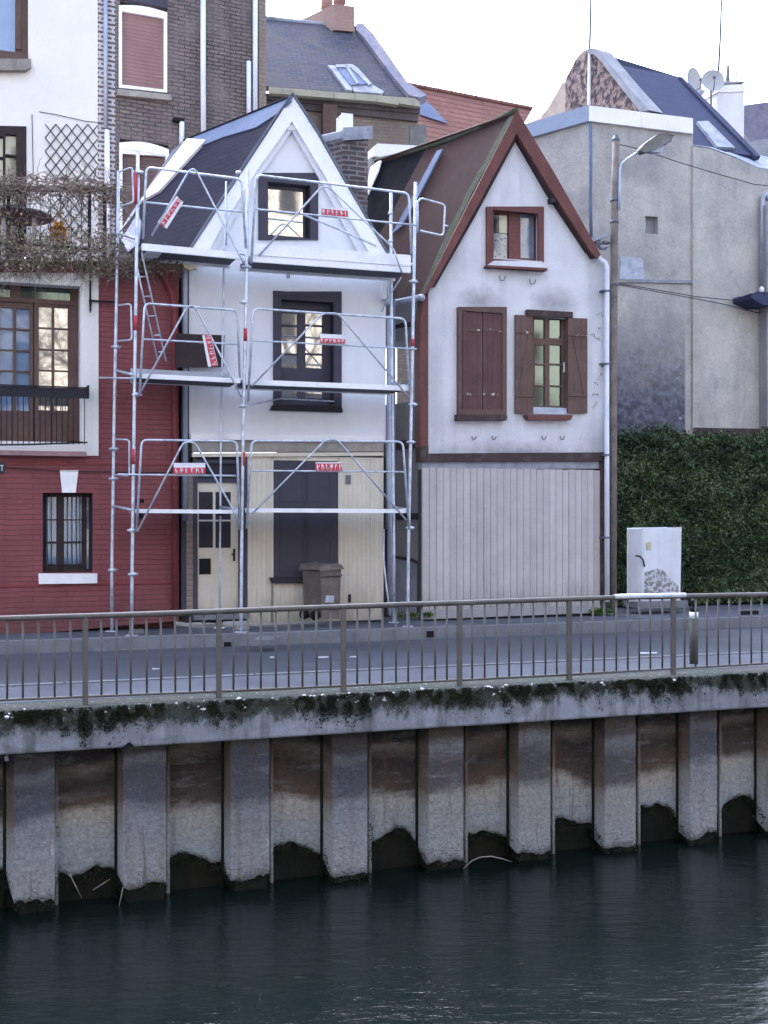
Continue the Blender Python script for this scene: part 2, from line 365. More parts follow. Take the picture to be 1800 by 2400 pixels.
def grey_block():
    """old rendered wall: grey, patchy, damp-stained and rough towards the hedge"""
    t = NT('grey_block'); z = t.pos('Z'); x = t.pos('X')
    base = t.mix(t.rng(t.noise(.9, 7, .65), .38, .68), (.53,.505,.465), (.31,.30,.295))
    base = t.mix(t.rng(t.noise(3, 6, .6, sc=(1,1,.1)), .5, .8, 0, .45), base, (.22,.22,.24))
    n = t.noise(2.2, 7, .7)
    zz = t.math('ADD', z, t.math('MULTIPLY', t.math('SUBTRACT', n, .5), 2.2))
    damp = t.rng(zz, 5.9, 3.9)                       # damp, bare blue-grey coat low on the left half
    left = t.rng(x, 5.83, 5.80)
    damp = t.math('MULTIPLY', damp, left)
    c = t.mix(t.math('MULTIPLY', damp, .95), base, t.mix(t.rng(t.noise(7, 7, .75), .36, .58), (.15,.17,.23), (.035,.042,.066)))
    crumb = t.math('MULTIPLY', t.rng(t.noise(5, 8, .8), .60, .63), t.math('MULTIPLY', left, t.rng(z, 5.6, 4.8)))
    c = t.mix(t.math('MULTIPLY', crumb, .55), c, (.42,.42,.44))
    c = t.mix(t.math('MULTIPLY', t.rng(t.noise(1.7, 8, .75, sc=(1,1,.35)), .55, .68), .5), c, (.24,.25,.28))
    crack = t.n('ShaderNodeTexVoronoi', feature='DISTANCE_TO_EDGE'); crack.inputs['Scale'].default_value = .55; wv = t.n('ShaderNodeVectorMath', operation='ADD'); nz_ = t.n('ShaderNodeTexNoise'); nz_.inputs['Scale'].default_value = 2.5; nz_.inputs['Detail'].default_value = 6; t.l(t.co.outputs['Object'], nz_.inputs['Vector']); t.l(t.co.outputs['Object'], wv.inputs[0]); t.l(nz_.outputs['Color'], wv.inputs[1]); t.l(wv.outputs[0], crack.inputs['Vector'])
    c = t.mix(t.rng(crack.outputs['Distance'], .010, .0, 0, .22), c, (.16,.16,.17))
    c = t.mix(1.0, c, t.rng(t.noise(22, 7, .75), .25, .75, .74, 1.12), 'MULTIPLY')
    t.l(c, t.b.inputs['Base Color']); t.b.inputs['Roughness'].default_value = .9
    t.l(t.bump(t.noise(14, 8, .75), .02), t.b.inputs['Normal']); return t.m
M['grey_block'] = grey_block()
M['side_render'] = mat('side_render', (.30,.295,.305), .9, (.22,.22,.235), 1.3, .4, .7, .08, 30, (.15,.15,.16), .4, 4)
def old_wall():
    """off-white render with grey mildew around the openings, base and edges (fixed to this wall)"""
    t = NT('mildewed_render'); g = t.n('ShaderNodeNewGeometry')
    c = t.mix(t.rng(t.noise(1.3, 7, .65), .42, .78), (.655,.66,.705), (.54,.545,.59))
    c = t.mix(t.rng(t.noise(4, 6, .6, sc=(1,1,.08)), .48, .74, 0, .5), c, (.38,.38,.40))
    n = t.noise(6, 6, .7)
    for (px, py), (rx, rz), k in (((1125,708), (.42,.26), .75), ((1300,712), (.46,.28), .75), ((1205,1063), (1.6,.2), .75),
                                  ((1395,690), (.22,1.0), .35), ((1400,1040), (.5,.5), .5), ((1012,900), (.2,1.4), .35), ((1060,600),(.25,.7),.3), ((1225,640),(.45,.2),.4)):
        q = A.p(px, py)
        d = t.n('ShaderNodeVectorMath', operation='SUBTRACT'); t.l(g.outputs['Position'], d.inputs[0]); d.inputs[1].default_value = q
        s_ = t.n('ShaderNodeVectorMath', operation='MULTIPLY'); t.l(d.outputs[0], s_.inputs[0]); s_.inputs[1].default_value = (1/rx, 1/rx, 1/rz)
        ln = t.n('ShaderNodeVectorMath', operation='LENGTH'); t.l(s_.outputs[0], ln.inputs[0])
        e = t.math('ADD', ln.outputs['Value'], t.math('MULTIPLY', t.math('SUBTRACT', n, .5), 1.2))
        c = t.mix(t.rng(e, 1.15, .1, 0, k), c, (.20,.205,.225))
    c = t.mix(1.0, c, t.rng(t.noise(35, 5, .7), .25, .75, .91, 1.05), 'MULTIPLY')
    t.l(c, t.b.inputs['Base Color']); t.b.inputs['Roughness'].default_value = .9
    t.l(t.bump(t.noise(25, 7, .7), .008), t.b.inputs['Normal']); return t.m
M['mildewed'] = old_wall()
def pile(name, cols, base):
    """tide-marked quay facing, damp and coping shade painted dark at the top: cols = list of (z, colour)"""
    t = NT(name); z = t.pos('Z')
    w = t.noise(1.6, 5, .6); w2 = t.noise(9, 5, .7, sc=(.4,.4,2.5))
    w3 = t.noise(.55, 2, .5); zz = t.math('ADD', z, t.math('MULTIPLY', t.math('SUBTRACT', w, .5), .34)); zz = t.math('ADD', zz, t.math('MULTIPLY', t.math('SUBTRACT', w3, .5), .9))
    zz = t.math('ADD', zz, t.math('MULTIPLY', t.math('SUBTRACT', w2, .5), .12))
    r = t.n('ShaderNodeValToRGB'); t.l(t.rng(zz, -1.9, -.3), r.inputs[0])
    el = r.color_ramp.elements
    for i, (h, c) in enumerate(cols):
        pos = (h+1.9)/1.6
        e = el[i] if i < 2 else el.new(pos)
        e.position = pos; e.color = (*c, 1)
    c = r.outputs[0]
    c = t.mix(t.rng(t.noise(7, 5, .6, sc=(1,1,.06)), .55, .75, 0, .5), c, (.13,.075,.045))
    c = t.mix(t.rng(t.noise(4, 6, .75, sc=(.6,.6,2.6)), .54, .74, 0, .45), c, (.36,.37,.40))
    c = t.mix(1.0, c, t.rng(t.noise(28, 7, .8), .3, .7, .5, 1.35), 'MULTIPLY')
    fr_ = t.math('FRACT', t.math('ADD', t.math('MULTIPLY', z, 8.3), t.math('MULTIPLY', t.noise(2.2, 4), 1.1)))
    c = t.mix(t.math('MULTIPLY', t.rng(fr_, .07, .0), t.rng(t.noise(3.1, 3), .42, .6, 0, .6)), c, (.03,.03,.035))
    rr_ = t.rng(t.noise(11, 5, .6, sc=(1,1,.045)), .60, .70, 0, .65); c = t.mix(rr_, c, (.11,.055,.03))
    t.l(c, t.b.inputs['Base Color']); t.b.inputs['Roughness'].default_value = .8
    t.l(t.bump(t.noise(22, 8, .75), .03), t.b.inputs['Normal']); return t.m
M['pan'] = pile('tide_and_shade_pan', [(-1.85,(.30,.32,.33)), (-1.5,(.34,.38,.42)), (-1.14,(.42,.41,.385)), (-1.03,(.075,.056,.048)), (-.74,(.030,.024,.024)), (-.60,(.16,.14,.13)), (-.52,(.025,.022,.025))], 0)  # topmost dark stops hold painted shade under the coping plus damp
M['pan_b'] = pile('tide_and_shade_pan_brown', [(-1.85,(.28,.30,.31)), (-1.45,(.37,.40,.43)), (-1.16,(.44,.41,.365)), (-1.05,(.11,.08,.062)), (-.80,(.036,.029,.027)), (-.62,(.13,.11,.10)), (-.52,(.027,.024,.026))], 0)
M['flat'] = pile('tide_and_shade_flat', [(-1.85,(.34,.335,.34)), (-1.45,(.30,.30,.31)), (-1.1,(.24,.245,.265)), (-.98,(.088,.092,.112)), (-.7,(.065,.065,.082)), (-.58,(.12,.12,.135)), (-.5,(.05,.045,.048))], 0)
M['flat_b'] = pile('tide_and_shade_flat_grey', [(-1.85,(.36,.355,.36)), (-1.5,(.30,.30,.305)), (-1.1,(.31,.295,.27)), (-1.0,(.10,.09,.09)), (-.75,(.075,.068,.072)), (-.6,(.17,.17,.19)), (-.5,(.07,.06,.055))], 0)
M['web'] = pile('rust_and_shade_web', [(-1.85,(.42,.42,.42)), (-1.5,(.44,.45,.46)), (-1.15,(.34,.31,.27)), (-1.0,(.19,.13,.10)), (-.75,(.14,.095,.078)), (-.6,(.14,.105,.09)), (-.5,(.06,.048,.044))], 0)
M['steel_wet'] = mat('steel_wet', (.009,.012,.009), .6, (.020,.019,.014), 5, .4, .65, .25, 25, (.02,.032,.016), .5, 8, .006, 30)
def coping_mat():
    t = NT('coping_concrete'); z = t.pos('Z')
    c = t.mix(t.rng(t.noise(1.5, 7, .7), .38, .7), (.30,.325,.39), (.215,.23,.275))
    c = t.mix(t.rng(t.noise(6, 6, .65, sc=(1,1,.10)), .48, .66, 0, .75), c, (.085,.10,.095))
    n = t.noise(3.6, 9, .82, sc=(1,1,.6)); zz = t.math('ADD', z, t.math('MULTIPLY', t.math('SUBTRACT', n, .5), .75))
    moss = t.rng(zz, -.21, -.13)
    mc = t.mix(t.rng(t.noise(26, 6, .8), .48, .64), (.016,.022,.012), (.07,.075,.062))
    c = t.mix(t.math('MULTIPLY', moss, .92), c, mc)
    c = t.mix(t.math('MULTIPLY', t.rng(t.noise(17, 5, .7), .62, .66), t.rng(z, -.15, .0)), c, (.45,.44,.46))
    c = t.mix(1.0, c, t.rng(t.noise(40, 6, .8), .25, .75, .78, 1.14), 'MULTIPLY')
    t.l(c, t.b.inputs['Base Color']); t.b.inputs['Roughness'].default_value = .9
    t.l(t.bump(t.noise(20, 8, .8), .018), t.b.inputs['Normal']); return t.m
M['coping'] = coping_mat()
def water():
    t = NT('river_water'); t.b.inputs['Roughness'].default_value = .10; t.b.inputs['IOR'].default_value = 1.33
    c = t.mix(t.rng(t.noise(.35, 4, .6), .4, .65), (.0036,.0078,.0066), (.0068,.0112,.0098)); t.l(c, t.b.inputs['Base Color'])
    n1 = t.noise(1.6, 5, .55, sc=(.5,1.3,1), dist=.6); n2 = t.noise(8, 5, .62, sc=(.45,1.3,1))
    b = t.bump(n1, .016); b = t.bump(n2, .010, 1, b); t.l(b, t.b.inputs['Normal']); return t.m
M['water'] = water()

M['iron_dark'] = mat('iron_dark', (.028,.028,.036), .7, fine=.05, bump=0)
M['flaked_wood'] = mat('flaked_wood', (.13,.08,.07), .8, (.55,.52,.5), 11, .56, .6, .1)

M['pale_roof'] = mat('pale_roof', (.19,.23,.31), .9, (.27,.31,.38), 3, .4, .6, .1)

M['dish_grey'] = mat('dish_grey', (.42,.42,.43), .7, fine=.03)
# ------------------------------------------------------------------ light, sky, camera
w = bpy.data.worlds.new("World"); SC.world = w; w.use_nodes = True
nt = w.node_tree; bg = nt.nodes['Background']
sky = nt.nodes.new('ShaderNodeTexSky'); sky.sky_type = 'NISHITA'; sky.sun_disc = False
SUN_EL, SUN_AZ = math.radians(45), math.radians(-22)
sky.sun_elevation = SUN_EL; sky.sun_rotation = SUN_AZ; sky.air_density = 1.0; sky.dust_density = 6.0; sky.ozone_density = 1.5
hs = nt.nodes.new('ShaderNodeHueSaturation'); hs.inputs['Saturation'].default_value = .35
mx = nt.nodes.new('ShaderNodeMix'); mx.data_type = 'RGBA'; mx.blend_type = 'MULTIPLY'; mx.inputs[0].default_value = 1
mx.inputs[7].default_value = (.87, .96, 1.175, 1)
nt.links.new(sky.outputs[0], hs.inputs['Color']); nt.links.new(hs.outputs[0], mx.inputs[6]); nt.links.new(mx.outputs[2], bg.inputs['Color'])
bg.inputs['Strength'].default_value = .15
sl = bpy.data.lights.new('sun', 'SUN'); sl.energy = .5; sl.angle = math.radians(40); sl.color = (1, .97, .93)
so = bpy.data.objects.new('sun', sl); COL.objects.link(so); so.location = (8, -12, 30)
d = Vector((math.sin(SUN_AZ)*math.cos(SUN_EL), math.cos(SUN_AZ)*math.cos(SUN_EL), math.sin(SUN_EL)))
so.rotation_euler = (-d).to_track_quat('-Z', 'Y').to_euler()
cam = bpy.data.cameras.new('camera'); co = bpy.data.objects.new('camera', cam); COL.objects.link(co); SC.camera = co
cam.sensor_fit = 'HORIZONTAL'; cam.sensor_width = 36; cam.lens = 36*F/1800; cam.shift_y = 10/1800
cam.clip_end = 2000; cam.clip_start = .1
co.location = (0, 0, ZC); co.rotation_euler = (math.pi/2, 0, 0)
SC.view_settings.view_transform = 'Standard'; SC.view_settings.look = 'None'; SC.view_settings.gamma = 1
SC.view_settings.exposure = 2.5
SC.cycles.max_bounces = 6

# ------------------------------------------------------------------ ground
def sheet(fr, v0, v1, z, name, m, u0=-60, u1=80):
    b = MB(); b.poly([fr.w(u0,v0,z), fr.w(u1,v0,z), fr.w(u1,v1,z), fr.w(u0,v1,z)]); return structure(b, name, m)
c0 = Q.c
VR0 = (13.47-11.85)*c0; VR1 = (17.67-11.85)*c0; VW = (19.0-11.85)*c0       # road edges and house line, behind the coping face
sheet(Q, .3, 900, -.35, 'ground', M['soil'], -900, 900)
b = MB(); b.box(Q, -60, 80, .42, VR0, -.34, .03); structure(b, 'quay_pavement', M['quay_pave'])
sheet(Q, VR0-.02, VR1+.02, -.08, 'road', M['asphalt'])
b = MB(); b.box(Q, -60, 80, VR1+.16, VW+7, -.34, .078); structure(b, 'pavement', M['pavement'])
b = MB()
u = -30
while u < 40:
    b.box(Q, u, u+.985, VR1, VR1+.155, -.2, .082+R.uniform(-.004,.004)); u += 1.0
structure(b, 'kerb', M['kerb'], bev=.012)
b = MB()
u = -30
while u < 40:
    b.box(Q, u, u+.985, VR0-.004, VR0+.11, -.2, .036); u += 1.0
structure(b, 'quay_kerb', M['kerb'], bev=.008)
# thin worn marks on the road and paper scraps
b = MB()
for x0, x1, y in ((357,374,1567),(633,643,1540),(746,770,1540),(820,836,1539),(1500,1540,1530)):
    q = Plane(Q.w(0,2,-.076), Q.w(1,2,-.076), Q.w(0,3,-.076))
    b.poly([q.p(x0,y+2), q.p(x1,y+1), q.p(x1,y-1.5), q.p(x0,y-1)])
structure(b, 'road_marking', M['road_paint'])
# river
b = MB(); b.poly([Q.w(-900,-11.2,WATER_Z), Q.w(900,-11.2,WATER_Z), Q.w(900,1.2,WATER_Z), Q.w(-900,1.2,WATER_Z)]); structure(b, 'river_water', M['water'])
b = MB(); b.poly([Q.w(-900,-11.2,-3), Q.w(900,-11.2,-3), Q.w(900,1.2,-3), Q.w(-900,1.2,-3)]); structure(b, 'river_bed', M['soil'])
b = MB(); b.box(Q, -60, 80, -60, -11.0, -3, .0); structure(b, 'near_bank', M['pavement'])

# kerb drains
for i, (x, y, lab) in enumerate(((534, 1513, 'square black drain mouth in the kerb opposite the scaffold door bay'), (1009, 1487, 'square black drain mouth in the kerb below the plank-clad ground floor'))):
    K = Frame(17.67, .35); b = MB(); b.pbox(K, x-9, x+8, y-8, y+7, -.006, .03)
    t = thing('kerb_drain', lab, 'drain', at0(K, x, y, 0)); build(b, 'opening', M['black'], t)
    f = MB(); f.pbox(K, x-11, x+10, y-10, y-8.2, -.012, .01); build(f, 'rim', M['kerb'], t)
# gully cover
gl = thing('road_gully', 'long black gully slot by the far kerb at the right edge', 'drain', at0(Frame(17.6,.35), 1755, 1432, 0, -.07))
gf = Frame(17.67,.35); b = MB(); b.pbox(gf, 1735, 1778, 1432, 1441, -.006, .02); build(b, 'opening', M['black'], gl)
b = MB(); b.pbox(gf, 1730, 1783, 1428, 1431, -.01, .02); build(b, 'rim', M['kerb'], gl)
gp = Plane(Q.w(0,2,.083), Q.w(1,2,.083), Q.w(0,3,.083))

# ------------------------------------------------------------------ quay wall with coping and sheet piles
qt = thing('quay_wall', 'river quay wall of stained steel piles under a mossy concrete coping', 'wall', Q.w(0, .1, WATER_Z))
def hnoise(*a): return noise.noise(Vector(a))
cm = MB(); NU = 740; us = [-6.5+i*17.5/NU for i in range(NU+1)]
prof = []   # (v, z) going from back top over the edge to the soffit
rows = 16
i0 = 0
for u in us:
    edge = .012*hnoise(u*4, 0, 0)+.010*hnoise(u*15, 3, 0)
    notch = max(0, .05-abs(u-Q.uz(302,1750)[0]))*1.0
    line = [Q.w(u, .42, .026), Q.w(u, .20, .028+edge*.2), Q.w(u, .06, .026+edge*.6), Q.w(u, .02+.012*hnoise(u*9,9,1), .018+edge)]
    for k in range(rows):
        z = .0-k*(.365-notch)/(rows-1)
        bumpv = .014*hnoise(u*5, z*9, 5)+.009*hnoise(u*17, z*25, 8)
        line.append(Q.w(u, bumpv*(1 if k < rows-2 else .3), z))
    line.append(Q.w(u, .42, -.365+notch))
    cm.v += line
n_ = len(line)
for i in range(NU):
    for k in range(n_-1):
        a = i*n_+k; cm.f.append((a, a+n_, a+n_+1, a+1)); cm.sm.append(True)
build(cm, 'coping', M['coping'], qt)
# strip of back filling so nothing shows between coping and pavement
steps  = [-96, 128, 389, 631, 861, 1086, 1290, 1490, 1680, 1862]
flats  = [-210, 33, 289, 541, 779, 1005, 1216, 1416, 1610, 1792]
seams  = [-240, 10, 271, 521, 753, 976, 1189, 1389, 1586, 1769]
VO, VI = .14, .37
def U(x, v): return Q.uz(x, 1900, v)[0]
def facing(uv, botf, m, name, parent, nz=22, du=.05):
    """concrete facing following points (u,v); bottom edge given by botf(u)"""
    pts = []
    for (ua, va), (ub, vb) in zip(uv[:-1], uv[1:]):
        n = max(1, int(math.hypot(ub-ua, vb-va)/du))
        for i in range(n): pts.append((ua+(ub-ua)*i/n, va+(vb-va)*i/n))
    pts.append(uv[-1]); b = MB()
    for (u, v) in pts:
        zb = botf(u)
        for k in range(nz+1):
            z = -.36+(zb+.36)*k/nz; e = .007*hnoise(u*6, z*6, 2)+.004*hnoise(u*22, z*22, 4)
            b.v.append(Q.w(u, v+e, z))
        b.v.append(Q.w(u, v+.06, zb-.01))
    m_ = nz+2
    for i in range(len(pts)-1):
        for k in range(m_-1):
            a = i*m_+k; b.f.append((a, a+m_, a+m_+1, a+1)); b.sm.append(k < nz)
    return build(b, name, m, parent)
rq = random.Random(3); pans = []
dark_out = [.12,.13,.20,.13,.09,.10,.11,.09,.10,.11]
for i in range(1, 10):
    uL = U(steps[i-1]+8, VI); uS = U(seams[i], VI); uF = max(U(flats[i], VO), uS+.02); uE = U(steps[i], VO)
    # steel behind: full profile, stands 5 cm deeper
    b = MB(); prof = [(uL-.09, VI+.05), (uS+.05, VI+.05), (uF+.05, VO+.05), (uE-.01, VO+.05), (uE+.03, VI+.05)]
    top = [Q.w(u, v, -.35) for u, v in prof]; bot = [Q.w(u, v, -2.9) for u, v in prof]
    for a in range(4): b.poly([bot[a], bot[a+1], top[a+1], top[a]])
    sp = build(b, 'sheet_pile', M['steel_wet'], qt)
    # interlock ridge
    b = MB(); b.tube([Q.w(uS, VI-.012, -2.2), Q.w(uS, VI-.012, -.36)], .014, 6)
    sub(b, 'interlock', M['steel_wet'], sp)
    b = MB(); b.tube([Q.w(uL-.02, VI-.02, -2.2), Q.w(uL-.02, VI-.02, -.42)], .022, 6)
    sub(b, 'seam_rib', M['web'], sp)
    ph = rq.uniform(0, 9); ui = uL; W = uS-uL
    amp = rq.uniform(.05,.19); sh = rq.uniform(-.55,.55); tilt = rq.uniform(-.14,.10)
    def bi(u, ph=ph, uL=uL, W=W, amp=amp, sh=sh, tilt=tilt):
        s = (u-uL)/W
        return -1.60+amp*max(0, 1-(1.7*s-.85+sh)**2)+tilt*(s-.5)+.10*hnoise(u*3.3, ph, 0)+.05*hnoise(u*9, ph, 4)+.025*hnoise(u*28, ph, 1)
    do = dark_out[i]
    def bo(u, ph=ph, uF=uF, uE=uE, do=do):
        s = (u-uF)/(uE-uF)
        return WATER_Z+do-.02+.07*hnoise(u*5, ph, 3)+.035*hnoise(u*24, ph, 1)
    zS = bi(uS); zF = bo(uF)
    def bw(u, uS=uS, uF=uF, zS=zS, zF=zF, ph=ph):
        s = min(1,max(0,(u-uS)/(uF-uS))); return zS+(zF-zS)*s+.03*hnoise(u*25, ph, 7)
    pans.append((ph, uL, uS, uF, uE, bi, bo, bw))
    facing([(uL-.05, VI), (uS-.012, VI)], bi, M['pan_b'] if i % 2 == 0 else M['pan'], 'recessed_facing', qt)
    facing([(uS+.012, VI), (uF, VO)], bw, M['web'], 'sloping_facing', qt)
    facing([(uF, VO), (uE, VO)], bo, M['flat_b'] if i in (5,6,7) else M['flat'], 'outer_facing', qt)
    b = MB()
    b.prism([Q.w(uE, VO+.003, -.36), Q.w(uE, VO+.003, WATER_Z+.2), Q.w(uE+.02, VI, WATER_Z+.2), Q.w(uE+.02, VI, -.36)], Q.t*-.03)
    build(b, 'edge_return', M['web'], qt)
# back filling box under the pavement
b = MB(); b.box(Q, -12, 14, VI+.08, VI+.3, -3, -.36); build(b, 'backing', M['steel_wet'], qt)
def tidefn(rr):
    i = rr.randint(1, 9); k = rr.random(); ph_, uL_, uS_, uF_, uE_, fbi, fbo, fbw = pans[i-1]
    if k < .5: u = rr.uniform(uL_-.03, uS_); z = fbi(u)+rr.gauss(-.03,.03); v = VI-.01
    elif k < .62: u = rr.uniform(uS_, uF_); z = fbw(u)+rr.gauss(-.05,.06); v = VI+(VO-VI)*(u-uS_)/(uF_-uS_)-.01
    elif k < .8: u = rr.uniform(uF_, uE_); z = fbo(u)+rr.gauss(-.03,.02); v = VO-.005
    else:
        u = uL_+rr.gauss(-.015,.02); z = rr.uniform(-1.75, -1.2 if i != 2 else -1.0); v = VI-.02
        if i not in (1,2,5): return None
    if hnoise(u*9, z*5, 3) < -.12: return None
    return Q.w(u, v-rr.random()*.03, z), 1
tag(build(cards(15000, tidefn, .012, 1.3), 'algae', M['moss_leaf'], uv=False), 'dark algae and slime fringe along the ragged foot of the quay wall', 'algae', kind='stuff')
def crumbs():
    b = MB(); rr = random.Random(21)
    for _ in range(520):
        i = rr.randint(1, 9); ph_, uL_, uS_, uF_, uE_, fbi, fbo, fbw = pans[i-1]
        u = rr.uniform(uF_+.01, uE_); z = fbo(u)+abs(rr.gauss(0,.07)); b.ball(Q.w(u, VO-.002, z), rr.uniform(.004,.012), 1, (1,1,.8), .35, rr)
    return b
build(crumbs(), 'crumbled_concrete', M['kerb'], qt, uv=False)['kind'] = 'stuff'
# small outlet pipe under the coping at the left
b = MB(); b.ptube(Q, [(14,1770),(16,1783)], .1, .02, 8); build(b, 'weep_pipe', M['lead'], qt)

# moss hanging over the coping edge
def mossfn(rr):
    u = rr.uniform(-5.5, 9.5)
    d = .85+.8*hnoise(u*1.3, 0, 4)+.7*hnoise(u*4.5, 1, 4)       # thickness of growth here
    if d <= .12 or hnoise(u*2.3, 8, 1) < -.12 and rr.random() < .85: return None
    z = -abs(rr.gauss(0, .55))*.17*d*(1+1.1*hnoise(u*10, 5, 2))+.022
    if hnoise(u*12, z*9, 3) < -.10 or z < -.34: return None
    return Q.w(u, -.012-rr.random()*.020*d, z), .8+.5*d
b = cards(95000, mossfn, .0105, 1.3)
tag(build(b, 'moss', M['moss_leaf'], uv=False), 'dark green moss hanging over the edge of the concrete coping', 'moss', kind='stuff')
# loose lichen crusts / pale stones on the edge
b = MB(); rr = random.Random(5)
for _ in range(330):
    u = rr.uniform(-4.8, 8); 
    if hnoise(u*1.6, 7, 7) < -.05: continue
    b.ball(Q.w(u, rr.uniform(-.012,.03), rr.uniform(-.07,.030)), rr.uniform(.006,.024), 1, (1,1,.6), .35, rr)
tag(build(b, 'lichen_crust', M['old_render'], uv=False), 'pale lichen and flaked concrete scattered along the coping edge', 'lichen', kind='stuff')
# dead stalks caught at the waterline
def stalk(pts, v, r, lab, cat='branch'):
    b = MB(); b.ptube(Q, pts, v, [r]*(len(pts)-1)+[r*.4], 5); return tag(build(b, 'dead_branch', M['stone_sill'], uv=False), lab, cat, 'dead branches caught on the quay wall')
stalk([(1086,2036),(1105,2018),(1125,2009),(1150,2007),(1175,2012),(1200,2020)], .08, .005, 'thin pale branch arching just above the water beside the quay')
for k, (pts, lab) in enumerate((([(163,2048),(178,2078),(192,2105)], 'pale dead twig drooping left under the recessed pile, leftmost of three'),
                 ([(218,2086),(240,2072),(258,2060)], 'pale dead twig slanting up to the right above the water'),
                 ([(288,2080),(282,2110),(276,2136)], 'pale reed stalk hanging to the water beside the second outer pile'))):
    stalk(pts, .24 if k < 2 else .12, .0045, lab)

# ------------------------------------------------------------------ railing on the quay
RF = Frame(12.0, .35)
rt = thing('quay_railing', 'long grey-brown metal railing with thin upright bars along the quay', 'railing', RF.w(0, 0, .03))
posts = [-135, 200, 513, 805, 1077, 1334, 1578, 1811]
topp = [(-260,1453),(-135,1450),(0,1446),(200,1440),(330,1436),(513,1429),(660,1423),(805,1418),(940,1413),(1077,1409),(1210,1404),(1334,1400),(1460,1396),(1578,1393.5),(1700,1391),(1811,1389)]
topp = [(x, y+4) for x, y in topp]
def ytop(x):
    for (a, b_), (c, d_) in zip(topp[:-1], topp[1:]):
        if a <= x <= c: return b_+(d_-b_)*(x-a)/(c-a)
    return topp[-1][1]
def ybot(x): return 1643+(x/1800.0)*(1557-1643)+ (6*math.sin(math.pi*max(0,min(1,x/1800)))-3)*.8
ci = [i for i, (x, y) in enumerate(topp)]
b = MB(); b.ptube(RF, topp, 0, .027, 12); hr = build(b, 'handrail', M['iron_rail'], rt)
b = MB(); b.ptube(RF, [(1440,ytop(1440)-2),(1520,ytop(1520)-2),(1606,ytop(1606)-2)], -.006, .0285, 12); sub(b, 'worn_section', M['rail_worn'], hr, label='bare pale metal stretch of the handrail')
b = MB(); xs = [-135]+list(range(0,1801,100))+[1811]; b.ptube(RF, [(x, ybot(x)) for x in xs], 0, .013, 8); build(b, 'bottom_rail', M['iron_rail'], rt)
us_ = []
for i, x in enumerate(posts):
    p = RF.p(x, 1500); u = RF.uz(x, 1500)[0]; us_.append(u)
    b = MB(); zt = RF.uz(x, ytop(max(-260,min(1811,x))))[1]; b.box(RF, u-.019, u+.019, -.019, .019, .02, zt-.01); build(b, 'post', M['iron_rail'], rt, bev=.005)
for i in range(len(posts)-1):
    for k in range(1, 9):
        f = k/9; u = us_[i]+(us_[i+1]-us_[i])*f+rq.uniform(-.006,.006)
        # invert to the picture column to follow the rails
        q = RF.w(u, 0, 1.0); x = CX+F*q.x/q.y
        if x < -60 or x > 1860: continue
        zt = RF.uz(x, ytop(x))[1]; zb = RF.uz(x, ybot(x))[1]
        b = MB(); tl = rq.uniform(-.004,.004); b.tube([RF.w(u+tl,0,zb), RF.w(u,0,zt)], .0105, 6); build(b, 'baluster', M['iron_rail'], rt)
# ------------------------------------------------------------------ window helper
def window(parent, fr, x0, x1, y0, y1, v, nx, ny, wood, gl, fw=.045, mw=.022, back=None, depth=.05, name='window', rows=None, label=None):
    """casement: outer frame + glazing bars as one part, the glass (and curtain) as sub-parts"""
    ym = (y0+y1)/2; xm = (x0+x1)/2
    u0 = fr.uz(x0,ym,v)[0]; u1 = fr.uz(x1,ym,v)[0]; z0 = fr.uz(xm,y1,v)[1]; z1 = fr.uz(xm,y0,v)[1]
    b = MB()
    b.box(fr, u0, u0+fw, v, v+depth, z0, z1); b.box(fr, u1-fw, u1, v, v+depth, z0, z1)
    b.box(fr, u0+fw, u1-fw, v, v+depth, z0, z0+fw); b.box(fr, u0+fw, u1-fw, v, v+depth, z1-fw, z1)
    for i in range(1, nx):
        u = u0+fw+(u1-u0-2*fw)*i/nx; b.box(fr, u-mw/2, u+mw/2, v+.006, v+depth-.004, z0+fw, z1-fw)
    zr = rows if rows else [j/ny for j in range(1, ny)]
    for f in zr:
        z = z1-fw-(z1-z0-2*fw)*f; b.box(fr, u0+fw, u1-fw, v+.009, v+depth-.007, z-mw/2, z+mw/2)
    f_ = build(b, name, wood, parent, label=label)
    g = MB(); g.box(fr, u0+fw*.6, u1-fw*.6, v+depth*.55, v+depth*.55+.005, z0+fw*.6, z1-fw*.6); sub(g, 'pane', gl, f_)
    if back:
        c = MB(); c.box(fr, u0+fw*.5, u1-fw*.5, v+depth*.8, v+depth*.8+.006, z0+fw*.5, z1-fw*.5); sub(c, 'curtain', back, f_)
    return f_
def surround(parent, fr, xo0, xo1, yo0, yo1, xi0, xi1, yi0, yi1, v0, v1, m, name='surround', **k):
    b = MB(); b.wall(fr, [(xo0,yo1),(xo1,yo1),(xo1,yo0),(xo0,yo0)], [(xi0,xi1,yi0,yi1)], v0, v1); return build(b, name, m, parent, **k)

# ================================================================== red and white town house
tw = thing('town_house', 'tall town house, red painted brick below and white above with a vine-hung roof terrace', 'building', at0(A, 100, 1400, 0, .08))
GX = (100,217,1155,1342)
b = MB()
b.wall(A, [(-420,1530),(419,1455),(419,612),(-420,612)], [GX, (-110,190,662,1034)], 0, .3)
build(b, 'brick_wall', M['red_brick'], tw)
b = MB(); b.wall(A, [(-420,1066),(231,1068),(231,640),(-420,636)], [(-110,190,662,1034)], -.03, -.003); build(b, 'painted_panel', M['town_white'], tw)
b = MB()     # white reveals of the tall opening
b.pbox(A, 187.5, 190, 662, 1034, -.002, .26); b.pbox(A, -110, 187, 658, 662, -.002, .26); build(b, 'reveal', M['town_white'], tw)
b = MB(); b.pbox(A, 216.5, 218, 1155, 1342, .002, .2); b.pbox(A, 99, 100.5, 1155, 1342, .002, .2); b.pbox(A, 99, 218, 1152, 1155, .002, .2); build(b, 'reveal', M['reveal_paint'], tw)
